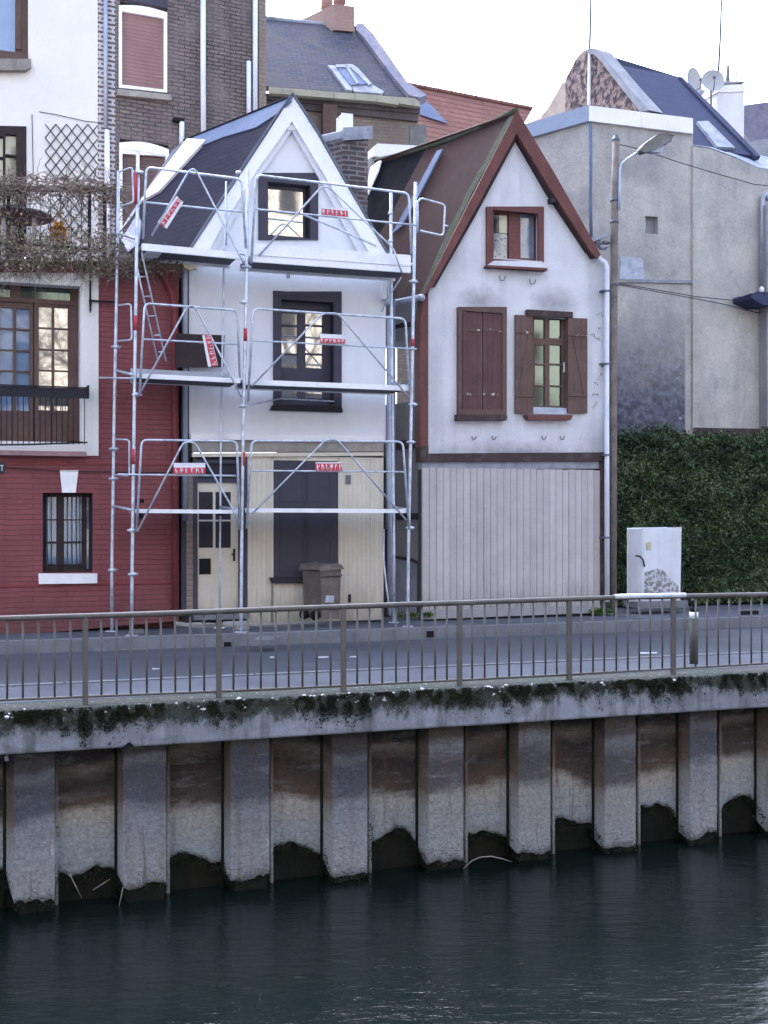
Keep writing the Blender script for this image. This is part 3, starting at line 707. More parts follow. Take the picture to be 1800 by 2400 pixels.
b = MB(); b.box(A, -11, A.uz(419,1000)[0]-.02, .3, 5.2, .08, A.uz(300,618)[1]); build(b, 'terrace_block', M['red_brick'], tw)
# interior blackness behind the openings
# French window with two glazed leaves
VF = .24
fw_ = MB()
def pb(m, x0, x1, y0, y1, v0, v1): m.pbox(A, x0, x1, y0, y1, v0, v1)
pb(fw_, -110, 189, 664, 670, VF, VF+.08); pb(fw_, -110, 189, 697.5, 708, VF-.01, VF+.08)
pb(fw_, 24, 48, 670, 697.5, VF, VF+.08); pb(fw_, 165, 189, 670, 1034, VF, VF+.08)
fr_ = build(fw_, 'french_window', M['brown_wood'], tw)
g = MB(); pb(g, -110, 165, 668, 700, VF+.05, VF+.055); sub(g, 'transom_pane', M['dim_glass'], fr_)
for xa, xb, name in ((-65, 76, 'left'), (80, 165, 'right')):
    b = MB(); cols = [(xa+8, -3, 30, 37, 69)] if 0 else None
    xl, xr = xa, xb
    edges = ((xl, xl+8), (xr-7, xr))
    if name == 'left':
        vb = [(-65,-57),(-3,0),(31,38),(69,77.5)]; 
    else: vb = [(80,91),(121,127.5),(159,165)]
    for a, c in vb: pb(b, a, c, 708, 1034, VF+.01, VF+.06)
    for ya, yb in ((708,721),(768,772),(818,822),(867,871),(914,918),(962,966)): pb(b, xl, xr, ya, yb, VF+.015, VF+.055)
    pb(b, xl, xr, 964, 1034, VF+.02, VF+.05)
    lf = build(b, 'leaf', M['brown_wood'] , tw)
    g = MB(); pb(g, xl+2, xr-2, 720, 965, VF+.035, VF+.04); sub(g, 'pane', M['mirror_glass'] if name == 'right' else M['clear_glass'], lf)
    if name == 'left': g = MB(); pb(g, xl, xr, 715, 965, VF+.05, VF+.056); sub(g, 'curtain', M['curtain_blue'], lf)
b = MB()      # balcony rail box on brackets
pb(b, -110, 209, 902, 905, -.42, -.38); pb(b, -110, 209, 906, 928, -.40, -.385); pb(b, -110, 209, 925, 929, -.42, -.37)
for x in (28, 122): pb(b, x-1, x+1, 905, 1040, -.41, -.39)
b.box(A, A.uz(209,915,-.4)[0]-.02, A.uz(209,915,-.4)[0], -.42, -.03, A.uz(209,929,-.4)[1], A.uz(209,903,-.4)[1])
build(b, 'balcony_rail', M['iron_dark'], tw)
for x in range(-62, 200, 13):
    b = MB(); b.ptube(A, [(x,929),(x,1042)], -.39, .006, 5); build(b, 'baluster', M['iron_dark'], tw)
b = MB(); pb(b, -110, 203, 1056, 1067, -.16, .24); build(b, 'sill', M['pink_stone'], tw)
b = MB(); b.ptube(A, [(-110,1044),(60,1042),(205,1037)], -.2, .012, 6); build(b, 'foot_rail', M['iron_dark'], tw)
# ground floor window, iron bars, key stone and sill
f_ = window(tw, A, 100, 217, 1157, 1342, .2, 1, 1, M['dark_wood'], M['clear_glass'], fw=.05, back=M['curtain_blue'])
b = MB(); pb(b, 133, 150, 1160, 1340, .18, .24); pb(b, 192, 203, 1157, 1340, .19, .24); pb(b, 103, 203, 1217, 1220, .19, .22); pb(b, 103, 203, 1269, 1274, .19, .22); pb(b, 103, 203, 1322, 1342, .18, .24)
sub(b, 'glazing_bars', M['dark_wood'], f_)
b = MB()
for x in (111, 121, 159, 169, 180, 188): b.ptube(A, [(x,1160),(x,1330)], .15, .007, 6)
sub(b, 'security_bars', M['zinc_dark'], f_)
b = MB(); b.ppoly(A, [(146,1154),(177,1154),(183,1103),(141,1103)], -.035, .01); build(b, 'keystone', M['white_trim'], tw, bev=.004)
b = MB(); b.ppoly(A, [(92,1368),(227,1366),(227,1345),(91,1345)], -.07, .04); build(b, 'sill', M['white_trim'], tw, bev=.006, label='white painted sill under the barred ground-floor window')
for q_ in ([(-100,1378),(-100,1373),(91,1370),(91,1375)], [(228,1371),(228,1366),(401,1363),(401,1367)]): b = MB(); b.ppoly(A, q_, -.014, 0); build(b, 'plinth_band', M['red_paint'], tw)
b = MB(); b.ppoly(A, [(-100,1088),(-100,1083),(401,1086),(401,1090)], -.02, 0); build(b, 'string_course', M['red_paint'], tw)
b = MB(); b.ptube(A, [(383,600),(383,627),(388,655),(404,690),(409,730),(410,1440)], -.05, .042, 10); build(b, 'downpipe', M['red_paint'], tw)
for y in (860, 1140): b = MB(); b.pbox(A, 404, 416, y, y+6, -.1, 0); build(b, 'pipe_clip', M['red_paint'], tw)
b = MB(); b.pbox(A, 318, 338, 1169, 1178, -.01, .02); b.pbox(A, 325, 336, 1200, 1215, -.01, .02); build(b, 'vent', M['black'], tw)
# upper white storeys set back behind the terrace
VU = 1.7
b = MB(); b.wall(A, [(-420,640),(229,640),(229,-160),(-420,-160)], [(-120,66,-60,135), (-120,62,297,600)], VU, VU+.3); build(b, 'upper_wall', M['upper_white'], tw)
b = MB(); b.pbox(A, -120, 66, -60, 135, VU-.03, VU+.0); 
u_ = MB(); u_.wall(A, [(-120,138),(67,138),(67,-60),(-120,-60)], [(-110,36,-50,113)], VU+.06, VU+.16); uw = build(u_, 'upper_window', M['brown_wood'], tw)
g = MB(); g.pbox(A, -110, 38, -50, 115, VU+.08, VU+.085); sub(g, 'pane', M['clear_glass'], uw)
g = MB(); g.pbox(A, -110, 38, -50, 115, VU+.10, VU+.11); sub(g, 'curtain', M['curtain_blue'], uw)
b = MB(); b.pbox(A, 36, 49, -60, 115, VU+.03, VU+.06); b.pbox(A, -120, 66, 117, 136, VU-.05, VU+.1); sub(b, 'casing', M['brown_wood'], uw)
b = MB(); b.ppoly(A, [(-120,164),(60,164),(73,156),(73,138),(-120,136)], VU-.12, VU+.02); build(b, 'sill', M['stone_sill'], tw, label='grey stone sill of the top window')
u_ = MB(); u_.wall(A, [(-120,600),(62,600),(62,296),(-120,292)], [(-110,7,315,362),(13,38,315,362),(-110,7,366,480),(13,38,366,480),(-110,7,512,560),(13,38,512,560)], VU-.02, VU+.1)
uw = build(u_, 'terrace_window', M['dark_wood'], tw)
g = MB(); g.pbox(A, -110, 40, 312, 562, VU+.04, VU+.045); sub(g, 'pane', M['clear_glass'], uw)
g = MB(); g.pbox(A, -110, 40, 312, 562, VU+.055, VU+.065); sub(g, 'curtain', M['curtain_cream'], uw)
b = MB()      # lattice of the trellis on the white wall
def diag(b, fr, x0, x1, y0, y1, stx, sty, v, r):
    k = -40
    import itertools
    for k in range(-12, 16):
        for sgn in (1, -1):
            pts = []
            for xx in (x0, x1):
                yy = y0+sty*k+sgn*(xx-x0)*sty/stx; pts.append((xx, yy))
            (xa, ya), (xb, yb) = pts
            def clip(p, q):
                (a, c), (d, e) = p, q
                if (c < y0 and e < y0) or (c > y1 and e > y1): return None
                f = lambda Y: (a+(d-a)*(Y-c)/(e-c), Y)
                p2 = f(y0) if c < y0 else f(y1) if c > y1 else p
                q2 = f(y0) if e < y0 else f(y1) if e > y1 else q
                return p2, q2
            cl = clip((xa, ya), (xb, yb))
            if cl and abs(cl[0][0]-cl[1][0]) > 3: b.ptube(fr, cl, v, r, 4)
diag(b, A, 106, 229, 291, 425, 25, 32, VU-.03, .008); diag(b, A, 112, 205, 466, 560, 25, 32, VU-.03, .008)
tag(build(b, 'trellis', M['iron_dark'], uv=False), 'dark diamond trellis fixed on the white wall above the terrace', 'trellis')
b = MB(); b.ptube(A, [(75,268),(78,405),(66,414)], VU-.02, .006, 5); b.ptube(A, [(92,262),(130,268),(200,284),(229,287)], VU-.02, .006, 5)
tag(build(b, 'wall_cable', M['iron_dark'], uv=False), 'thin cable drooping across the white wall above the trellis', 'cable')
# terrace railing
tr = thing('terrace_railing', 'dark metal railing of the roof terrace wrapped in vines', 'railing', at0(A, 100, 600, .1))
for x in (-60, 20, 210, 246):
    b = MB(); b.pbox(A, x-4, x+4, 432, 615, .06, .11); build(b, 'post', M['iron_dark'], tr)
b = MB(); b.pbox(A, -120, 246, 569, 576, .06, .1); build(b, 'bottom_rail', M['iron_dark'], tr)
b = MB(); b.ppoly(A, [(-120,445),(270,450),(285,470),(285,458),(270,438),(-120,433)], .05, .1); build(b, 'top_rail', M['brown_wood'], tr)
b = MB()
for x in range(-50, 210, 24): b.ptube(A, [(x,440),(x+1,572)], .08, .006, 4)
build(b, 'wire_infill', M['iron_dark'], tr, uv=False)
# garden table on the terrace
tt = thing('terrace_table', 'round dark garden table on pale legs on the roof terrace', 'table', at0(A, 50, 600, .9))
b = MB(); c_ = A.p(35, 507, 1.0); b.tube([c_+Vector((0,0,-.02)), c_+Vector((0,0,.02))], .55, 28); build(b, 'table_top', M['lamp_grey'], tt)
for x in (8, 80): b = MB(); b.pbox(A, x-5, x+5, 510, 620, .9, .96); build(b, 'leg', M['white_trim'], tt)
# bracket near the corner, street plate, cable
bt = thing('wall_bracket', 'black iron rod bracket beside the white painted panel edge', 'bracket', at0(A, 212, 700, -.05))
b = MB(); b.pbox(A, 210, 214, 640, 726, -.08, -.04); b.pbox(A, 210, 270, 704, 708, -.07, -.045); build(b, 'arm', M['black'], bt)
b = MB(); b.ppoly(A, [(209,702),(216,702),(213,732),(211,732)], -.10, -.05); build(b, 'tip', M['black'], bt)
sg = thing('street_sign', 'small dark green street name plate cut off at the left', 'sign', at0(A, 2, 1096, -.02))
b = MB(); b.ppoly(A, [(-60,1108),(11,1108),(11,1085),(-60,1085)], -.03, -.005); build(b, 'plate', M['sign_green'], sg, bev=.004)
b = MB(); b.pbox(A, 1, 8, 1090, 1092, -.035, -.03); b.pbox(A, 3.6, 5.4, 1092, 1103, -.035, -.03); build(b, 'lettering', M['white_trim'], sg)
b = MB(); b.ptube(A, [(12,1096),(60,1099),(140,1104),(260,1106),(330,1107),(430,1107)], -.03, .007, 5)
tag(build(b, 'wall_cable', M['cable'], uv=False), 'black cable running along the red wall from the street plate', 'cable')

# ================================================================== vine on the terrace
def twigs(n, fn, seed, r0=.006, seg=.055):
    b = MB(); rr = random.Random(seed)
    for _ in range(n):
        p, d, L = fn(rr); pts = [p.copy()]; d = d.normalized(); k = max(3, int(L/seg))
        for i in range(k):
            d = (d+Vector((rr.gauss(0,.45), rr.gauss(0,.3), rr.gauss(0,.42)-.05))).normalized(); p = p+d*seg; pts.append(p.copy())
        b.tube(pts, [r0*(1-.7*i/k) for i in range(k+1)], 3, cap=False, smooth=False)
    return b
def low(x): return 600+ (42 if x < 110 else 30 if x < 180 else 66)+18*hnoise(x*.03, 2, 2)
def vine_mass(rr):
    x = rr.uniform(-80, 430); y = rr.triangular(540, low(x), 585)
    if x > 290: y = rr.triangular(585, 650-(x-290)*.12, 610)
    return A.p(x, y, rr.uniform(-.32, -.04)), Vector((rr.gauss(0,1), 0, rr.gauss(-.5,.7))), rr.uniform(.15, .45)
def vine_top(rr):
    x = rr.uniform(-80, 292); y = rr.triangular(410, 476, 442)+ (10 if x > 230 else 0)
    return A.p(x, y, rr.uniform(-.12, .22)), Vector((1 if rr.random() < .5 else -1, 0, rr.gauss(0,.25))), rr.uniform(.2, .7)
def vine_net(rr):
    x = rr.uniform(-60, 285); y = rr.uniform(460, 570)
    return A.p(x, y, rr.uniform(-.06, .1)), Vector((rr.gauss(0,.5), 0, rr.gauss(.5,.7))), rr.uniform(.2, .5)
def droop(rr):
    x = rr.uniform(-80, 270); y = rr.uniform(600, 640)
    return A.p(x, y, rr.uniform(-.2, -.05)), Vector((rr.gauss(0,.6), 0, -1)), rr.uniform(.15, .5)
vt = thing('climbing_vine', 'leafless brown climbing vine tangled over the terrace railing and hanging down the wall', 'vine', at0(A, 210, 620, -.05))
b = twigs(640, vine_mass, 1); b2 = twigs(420, vine_top, 2, .009); b3 = twigs(110, vine_net, 3, .006); b4 = twigs(240, droop, 4, .0045)
for q in (b2, b3, b4):
    o_ = len(b.v); b.v += q.v; b.f += [tuple(i+o_ for i in f) for f in q.f]; b.sm += q.sm
build(b, 'stem', M['twig'], vt, uv=False)
def leafv(rr):
    k = rr.random()
    if k < .80:
        p, d_, l_ = vine_mass(rr); 
        if rr.random() < .3: p.z -= rr.random()*.15
    elif k < .9: p, d_, l_ = vine_top(rr)
    else: x = rr.uniform(-60, 285); p = A.p(x, rr.triangular(470,575,570), rr.uniform(-.1,.1))
    return p, 1
build(cards(2900, leafv, .042, 1.3), 'leaf', M['dry_leaf'], vt, uv=False)
def orl(rr): return A.p(rr.gauss(138,9), rr.gauss(548,13), .5+rr.gauss(0,.08)), 1
st = thing('potted_shrub', 'small orange-leaved potted shrub behind the terrace netting', 'plant', at0(A, 138, 612, .5))
build(cards(420, orl, .05, 1.3), 'foliage', M['orange_leaf'], st, uv=False)
b = MB(); q_ = A.p(138, 612, .5); b.tube([q_-Vector((0,0,.1)), q_+Vector((0,0,.12))], [.09,.12], 12); build(b, 'pot', M['pink_stone'], st)

# ================================================================== white gabled house under scaffold
h1 = thing('white_gabled_house', 'narrow white gabled house with dark slate roof standing behind the scaffold', 'building', at0(A, 670, 1440, 0, .09))
d1 = Vector((-1.96, 2.10, 0))
apex, eL, eR = (685,226), (437,600), (911,606)
HW = [(641+18,783,705,948), (627,728,430,556)]
b = MB(); b.wall(A, [(443,1028),(904,1032),(904,600),(685,228),(443,597)], HW, 0, .22); build(b, 'gable_wall', M['white_render'], h1)
b = MB(); b.prism([A.p(x,y,.22) for x,y in ((443,1460),(453,1460),(453,600),(443,600))], d1*.95); build(b, 'side_wall', M['side_render'], h1)
b = MB(); b.prism([A.p(x,y,.22) for x,y in ((895,1450),(904,1450),(904,606),(895,600))], d1*.95); build(b, 'side_wall', M['side_render'], h1)
# roof slabs
def lift(p, k): return p+Vector((0,0,k))
P1 = A.p(685,222,-.10); P2 = A.p(437,603,-.10); P3 = A.p(912,608,-.10)
plL = Plane(P1, P2, P1+d1); 
b = MB(); b.prism([P2, P1, P1+d1, P2+d1], -plL.n*.09); r1 = build(b, 'roof', M['slate_new'], h1)
plR = Plane(P1, P3, P1+d1); nR = plR.n if plR.n.z > 0 else -plR.n
b = MB(); b.prism([P1, P3, P3+d1, P1+d1], -nR*.09); sub(b, 'rear_slope', M['slate_new'], r1)
b = MB(); b.plpoly(plL, [(684,223),(439,325),(434,336),(446,352),(520,322),(600,298),(655,262),(680,236)], .02, .03); sub(b, 'ridge_flashing', M['grey_flash'], r1)
b = MB(); b.plpoly(plL, [(438,324),(481,327),(371,448),(330,470),(347,442)], .045, .05); sub(b, 'verge_board', M['white_paint'], r1, label='white board on the far edge of the slate roof')
b = MB(); b.plpoly(plL, [(404,352),(438,324),(300,520),(278,545)], .012, .02); sub(b, 'dark_verge', M['zinc_dark'], r1)
b = MB(); b.plpoly(plL, [(284,562),(322,500),(330,520),(324,570),(300,590)], .05, .03); sub(b, 'gutter_lining', M['lead'], r1)
# white bargeboards, outer and inner face
b = MB(); b.ppoly(A, [(685,224),(461,566),(437,603),(481,603),(514,542),(600,402),(684,284)], -.14, -.075)
b.ppoly(A, [(685,224),(684,284),(760,410),(858,578),(872,604),(912,606),(815,440),(742,312)], -.14, -.075); bb = build(b, 'bargeboard', M['white_paint'], h1, bev=.004)
b = MB(); b.ppoly(A, [(684,284),(600,402),(514,542),(481,603),(494,603),(606,418),(684,306)], -.075, -.002)
b.ppoly(A, [(684,284),(684,306),(752,424),(846,604),(872,604),(858,578),(760,410)], -.075, -.002); build(b, 'soffit_board', M['white_render'], h1)
b = MB(); b.ppoly(A, [(685,219),(742,308),(815,436),(914,606),(920,606),(816,428),(744,300),(686,214)], -.16, -.05)
b.ppoly(A, [(685,219),(686,214),(655,258),(560,400),(432,600),(437,603)], -.16, -.05); build(b, 'verge_strip', M['zinc_dark'], h1)
b = MB(); b.ppoly(A, [(672,305),(696,305),(690,290),(678,290)], -.10, -.07); build(b, 'king_block', M['white_paint'], h1)
# corbels
b = MB(); b.ppoly(A, [(434,590),(470,592),(468,612),(461,628),(446,631),(432,626)], -.18, .02); build(b, 'corbel', M['curtain_cream'], h1, label='yellowed rounded corbel at the left eave', bev=.01)
b = MB(); b.ppoly(A, [(888,626),(908,626),(909,662),(905,700),(899,699),(900,664),(896,642)], -.16, .02); build(b, 'corbel', M['white_paint'], h1, label='white curved corbel at the right eave', bev=.006)
# dark boards of the left corner
b = MB(); b.ppoly(A, [(425,1440),(441,1440),(443,900),(441,600),(425,600)], .0, .06); build(b, 'corner_board', M['dark_paint'], h1)
b = MB(); b.ptube(A, [(433,614),(434,640),(434,1220)], -.05, .04, 10); build(b, 'downpipe', M['zinc'], h1)
b = MB(); b.pbox(A, 437, 452, 1100, 1440, -.01, .12); build(b, 'brick_pier', M['beige_brick'], h1)
# attic window
surround(h1, A, 606, 746, 405, 562, 627, 728, 430, 556, -.03, .0, M['dark_paint'])
b = MB(); b.pbox(A, 726.8, 728.3, 430, 556, -.028, .22); b.pbox(A, 626.5, 628, 430, 556, -.028, .22); b.pbox(A, 627, 728, 427, 430, -.028, .22); b.pbox(A, 627, 728, 554, 557, -.028, .22); build(b, 'reveal', M['reveal_paint'], h1)
window(h1, A, 624, 716, 434, 560, .15, 1, 2, M['dark_paint'], M['mirror_glass'], fw=.03, name='attic_window')
# first floor window
surround(h1, A, 641, 801, 683, 962, 659, 783, 705, 948, -.03, .0, M['dark_paint'])
b = MB(); b.pbox(A, 781.6, 783.2, 705, 948, -.028, .22); b.pbox(A, 658.6, 660, 705, 948, -.028, .22); b.pbox(A, 659, 783, 702, 705, -.028, .22); build(b, 'reveal', M['reveal_paint'], h1)
b = MB(); b.wall(A, [(652,950),(778,950),(778,705),(652,705)], [(657,698,733,863),(716,757,733,863),(657,698,908,934),(716,757,908,934)], .15, .21); cw = build(b, 'casement_window', M['dark_paint'], h1)
b = MB()
for x0, x1 in ((657,698),(716,757)):
    for y in (763, 830): b.pbox(A, x0, x1, y-2, y+2, .155, .2)
sub(b, 'glazing_bars', M['dark_paint'], cw)
g = MB(); g.pbox(A, 654, 776, 720, 938, .185, .19); sub(g, 'pane', M['mirror_glass'], cw)
b = MB(); b.ppoly(A, [(636,961),(640,950),(800,952),(804,966)], -.10, .1); build(b, 'sill', M['reveal_paint'], h1, bev=.004)
b = MB(); b.ppoly(A, [(641,690),(801,698),(801,691),(760,688),(745,686),(733,690),(720,686),(641,681)], -.04, .0); build(b, 'lintel', M['dark_paint'], h1)
b = MB(); b.pbox(A, 671, 680, 634, 652, -.004, .01); build(b, 'patch', M['side_render'], h1)
# dark panel beside the left corner
b = MB(); b.ppoly(A, [(410,860),(524,860),(526,786),(412,782)], -.19, -.16)
tag(build(b, 'dark_board', M['dark_wood'], bev=.003), 'flat dark brown board upright on the middle scaffold deck against the white house', 'board')
# storey band: white drip strip, timber beam
b = MB(); b.ppoly(A, [(447,1030),(900,1033),(900,1021),(448,1017)], -.11, .0); build(b, 'drip_strip', M['white_paint'], h1)
b = MB(); b.ppoly(A, [(450,1060),(899,1058),(899,1030),(450,1028)], -.03, .1); build(b, 'timber_beam', M['stone_sill'], h1)
b = MB(); b.ppoly(A, [(450,1071),(899,1068),(899,1060),(450,1062)], -.05, .1); build(b, 'trim_board', M['cream_board'], h1)
# ground floor boards with opening for the shuttered window
b = MB(); x = 580.0; ua = A.uz(580,1250)[0]; ub = A.uz(899,1250)[0]; N = 30; w_ = (ub-ua)/N
zt = A.uz(740,1070)[1]; zb = .12
us0, us1 = A.uz(641,1220)[0], A.uz(793,1220)[0]; zs0, zs1 = A.uz(717,1366)[1], A.uz(717,1080)[1]
for i in range(N):
    a, c = ua+i*w_+.0012, ua+(i+1)*w_-.0012; v_ = rq.uniform(0,.002)
    if c > us0 and a < us1:
        if a < us0: b.box(A, a, us0, v_, .03, zb, zt)
        elif c > us1: b.box(A, us1, c, v_, .03, zb, zt)
        b.box(A, a, c, v_, .03, zb, zs0-.002); b.box(A, a, c, v_, .03, zs1+.002, zt)
    else: b.box(A, a, c, v_, .03, zb, zt)
build(b, 'board_cladding', M['cream_board'], h1)
b = MB(); b.pbox(A, 452, 904, 1068, 1452, .035, .2); build(b, 'lower_wall', M['reveal_paint'], h1)
b = MB(); b.pbox(A, 641.5, 792.5, 1081, 1366, .012, .034); sh = build(b, 'shutter', M['dark_paint'], h1, label='dark grey panelled shutter closed over the ground-floor window')
b = MB()
for x0, x1 in ((656,713),(721,778)):
    for y0, y1 in ((1100,1176),(1266,1342),(1186,1256)):
        b.wall(A, [(x0,y1),(x1,y1),(x1,y0),(x0,y0)], [(x0+4,x1-4,y0+4,y1-4)], .004, .013)
b.pbox(A, 641.5, 792.5, 1104, 1107, .004, .012); b.pbox(A, 716, 718.5, 1081, 1366, .002, .012)
sub(b, 'panel_moulding', M['dark_paint'], sh)
b = MB(); b.ppoly(A, [(638,1367),(796,1364),(796,1356),(790,1353),(634,1354)], -.09, .03); build(b, 'sill', M['reveal_paint'], h1, bev=.004)
b = MB(); b.pbox(A, 812, 822, 1114, 1134, -.03, 0); build(b, 'meter_box', M['lamp_grey'], h1, bev=.003)
b = MB(); b.pbox(A, 816, 823, 1393, 1412, -.006, .01); build(b, 'vent', M['reveal_paint'], h1)
# door
b = MB(); b.pbox(A, 452, 463, 1075, 1440, -.01, .1); b.pbox(A, 560, 579, 1075, 1440, -.02, .1); b.pbox(A, 463, 560, 1078, 1086, -.01, .1); b.pbox(A, 463, 560, 1122, 1131, -.005, .1)
build(b, 'door_frame', M['dark_paint'], h1)
b = MB(); b.pbox(A, 463, 560, 1086, 1122, .04, .05); build(b, 'transom_pane', M['dim_glass'], h1)
b = MB(); b.wall(A, [(463,1440),(560,1440),(560,1131),(463,1131)], [(466,499,1153,1218),(505,541,1153,1218),(466,499,1222,1284),(505,541,1222,1284)], .03, .07)
dr = build(b, 'door', M['cream_board'], h1, label='cream front door with four glass panes and a small grille')
b = MB(); b.pbox(A, 464, 544, 1150, 1286, .055, .058); sub(b, 'pane', M['clear_glass'], dr)
b = MB(); b.pbox(A, 464, 544, 1150, 1286, .061, .065); sub(b, 'curtain', M['curtain_dim'], dr)
b = MB(); b.wall(A, [(464,1430),(498,1430),(498,1300),(464,1300)], [(467,495,1304,1426)], .022, .03); b.wall(A, [(503,1430),(545,1430),(545,1300),(503,1300)], [(506,542,1304,1426)], .022, .03); sub(b, 'panel_moulding', M['cream_board'], dr)
b = MB(); b.pbox(A, 467, 494, 1309, 1346, .012, .03); sub(b, 'grille', M['black'], dr)
b = MB(); b.pbox(A, 547, 551, 1286, 1315, .01, .03); b.pbox(A, 544, 551, 1298, 1301, -.03, .012); sub(b, 'handle', M['black'], dr)
b = MB(); b.pbox(A, 455, 585, 1437, 1452, -.12, .1); build(b, 'door_step', M['kerb'], h1)
# pipes on the right corner
b = MB(); b.ptube(A, [(912,740),(911,1100),(914,1210),(914,1440)], .0, .045, 10); build(b, 'downpipe', M['zinc'], h1)
b = MB(); b.ptube(A, [(922,700),(923,1120),(922,1250)], .06, .03, 8); build(b, 'downpipe', M['zinc_dark'], h1, label='dark vertical pipe in the gap between the two gabled houses')
b = MB(); b.prism([A.p(*q,-.1) for q in ((908,712),(915,712),(925,628),(906,624))], A.n*.16); build(b, 'rain_hopper', M['zinc'], h1)
b = MB(); b.pbox(A, 904, 926, 1240, 1446, .10, .14); build(b, 'gap_board', M['dark_wood'], h1)
b = MB(); b.pbox(A, 904, 926, 1040, 1240, .16, .2); build(b, 'gap_wall', M['side_render'], h1)
# chimney stack behind the roof
b = MB(); cA = Frame(A.p(806,400,1.9).y - .35*A.p(806,400,1.9).x, .35)
f4 = [cA.p(806,640), cA.p(862,640), cA.p(862,318), cA.p(806,322)]
back = Vector((-.75,.55,0)); b.prism(f4, back); ch = build(b, 'chimney', M['chimney_brick'], h1)
b = MB(); f4 = [cA.p(803,326)-back*.05, cA.p(865,322)-back*.05, cA.p(865,300)-back*.05, cA.p(803,304)-back*.05]; b.prism(f4, back*1.12); sub(b, 'lead_cap', M['lead'], ch, bev=.03)
b = MB(); b.pbox(cA, 801, 826, 267, 304, .2, .5); sub(b, 'flue', M['white_paint'], ch, bev=.01)

# ================================================================== brown-roofed house
h2 = thing('brown_roofed_house', 'grubby white gabled house with rusty brown roof over a plank-clad ground floor', 'building', at0(A, 1200, 1430, 0, .09))
d2 = Vector((-2.30, 2.69, 0))
b = MB(); b.wall(A, [(1004,1063),(1416,1060),(1416,612),(1211,270),(1004,683)], [(1156,1262,488,608), (1248,1329,745,962)], 0, .22); build(b, 'gable_wall', M['mildewed'], h2)
b = MB(); b.prism([A.p(x,y,.2) for x,y in ((1408,1455),(1416,1455),(1416,616),(1408,612))], d2*.95); build(b, 'side_wall', M['side_render'], h2)
sw0 = A.p(990,1458,.25); sw1 = A.p(990,690,.25); sw1.x, sw1.y = sw0.x, sw0.y
b = MB(); b.prism([sw0, sw0+d2*.98, Vector((sw1.x,sw1.y,3.62))+Vector((d2.x*.98,d2.y*.98,0)), Vector((sw1.x,sw1.y,3.62))], A.t*.2); build(b, 'side_wall', M['side_render'], h2)
sp_ = Plane(sw0, sw0+d2, sw0+Vector((0,0,1)))
b = MB(); b.plpoly(sp_, [(907,1057),(985,1049),(985,1028),(907,1036)], .02, .04); build(b, 'side_beam', M['timber_beam'], h2)
b = MB(); b.plpoly(sp_, [(926,1440),(976,1440),(978,1320),(960,1314),(926,1309)], .02, .03); dd = build(b, 'alley_door', M['zinc'], h2, label='low grey metal door with curved head in the alley wall')
b = MB(); b.plpoly(sp_, [(977,1440),(981,1440),(982,1318),(960,1308),(926,1303),(926,1309),(960,1314),(978,1322)], .035, .04); sub(b, 'door_frame', M['timber_beam'], dd)
b = MB(); b.plpoly(sp_, [(928,1218),(978,1217),(978,1203),(928,1202)], .02, .04); build(b, 'timber_lintel', M['dark_wood'], h2)
b = MB(); b.plpoly(sp_, [(905,770),(940,757),(985,752),(985,762),(945,767),(930,769),(905,778)], .02, .04); build(b, 'arched_lintel', M['timber_beam'], h2)
# corner post
b = MB(); b.ppoly(A, [(985,1046),(1003.5,1046),(1003.5,684),(993,690),(985,760)], -.005, .24); build(b, 'corner_post', M['red_trim'], h2)
# roof
P1 = A.p(1211,260,-.12); P2 = A.p(991,694,-.12); P3 = A.p(1406,600,-.12)
pl2 = Plane(P1, P2, P1+d2)
b = MB(); NR = 14
# sagging ridge: the roof surface in strips from front to back
def rp(s, k):
    """s front->back, k ridge->eave"""
    top = P1+d2*s+Vector((0,0,-.10*math.sin(math.pi*s)+ (0 if s < .62 else -.05*(s-.62))))
    low_ = P2+d2*s; return top+(low_-top)*k+pl2.n*(.02*hnoise(s*3,k*2.5,1))
for part_, s0, s1, m_ in (('roof', 0, .615, M['brown_sheet']), ('tarred_slope', .615, 1.0, M['black_sheet'])):
    b = MB(); ns = 10; nk = 10
    for i in range(ns):
        for k in range(nk):
            sa = s0+(s1-s0)*i/ns; sb = s0+(s1-s0)*(i+1)/ns; ka, kb = k/nk, (k+1)/nk
            b.poly([rp(sa,kb), rp(sa,ka), rp(sb,ka), rp(sb,kb)])
            b.poly([rp(sb,kb)-pl2.n*.07, rp(sb,ka)-pl2.n*.07, rp(sa,ka)-pl2.n*.07, rp(sa,kb)-pl2.n*.07])
    b.poly([rp(s0,1), rp(s0,0), rp(s0,0)-pl2.n*.07, rp(s0,1)-pl2.n*.07]); b.poly([rp(s0,1), rp(s0,1)-pl2.n*.07, rp(s1,1)-pl2.n*.07, rp(s1,1)])
    if part_ == 'roof': r2 = build(b, part_, m_, h2)
    else: sub(b, part_, m_, r2, label='black tarred sheets patching the rear of the roof')
plR2 = Plane(P1, P3, P1+d2); nR = plR2.n if plR2.n.z > 0 else -plR2.n
b = MB(); b.prism([P1, P3, P3+d2, P1+d2], -nR*.08); sub(b, 'rear_slope', M['brown_sheet'], r2)
b = MB(); b.tube([rp(i/12,0)+Vector((0,0,.005+.01*hnoise(i,1,1))) for i in range(13)], .055, 8); sub(b, 'ridge_cap', M['moss_ridge'], r2)
b = MB(); b.plpoly(pl2, [(1024,353),(1037,349),(975,470),(940,530),(918,548),(950,490)], .03, .03); sub(b, 'flashing_strip', M['grey_flash'], r2, label='pale blue-grey metal strip dividing brown and black roofing')
b = MB(); b.plpoly(pl2, [(886,378),(893,376),(886,400),(868,440),(862,455),(860,430),(868,392)], .04, .03); sub(b, 'torn_sheet', M['white_paint'], r2)
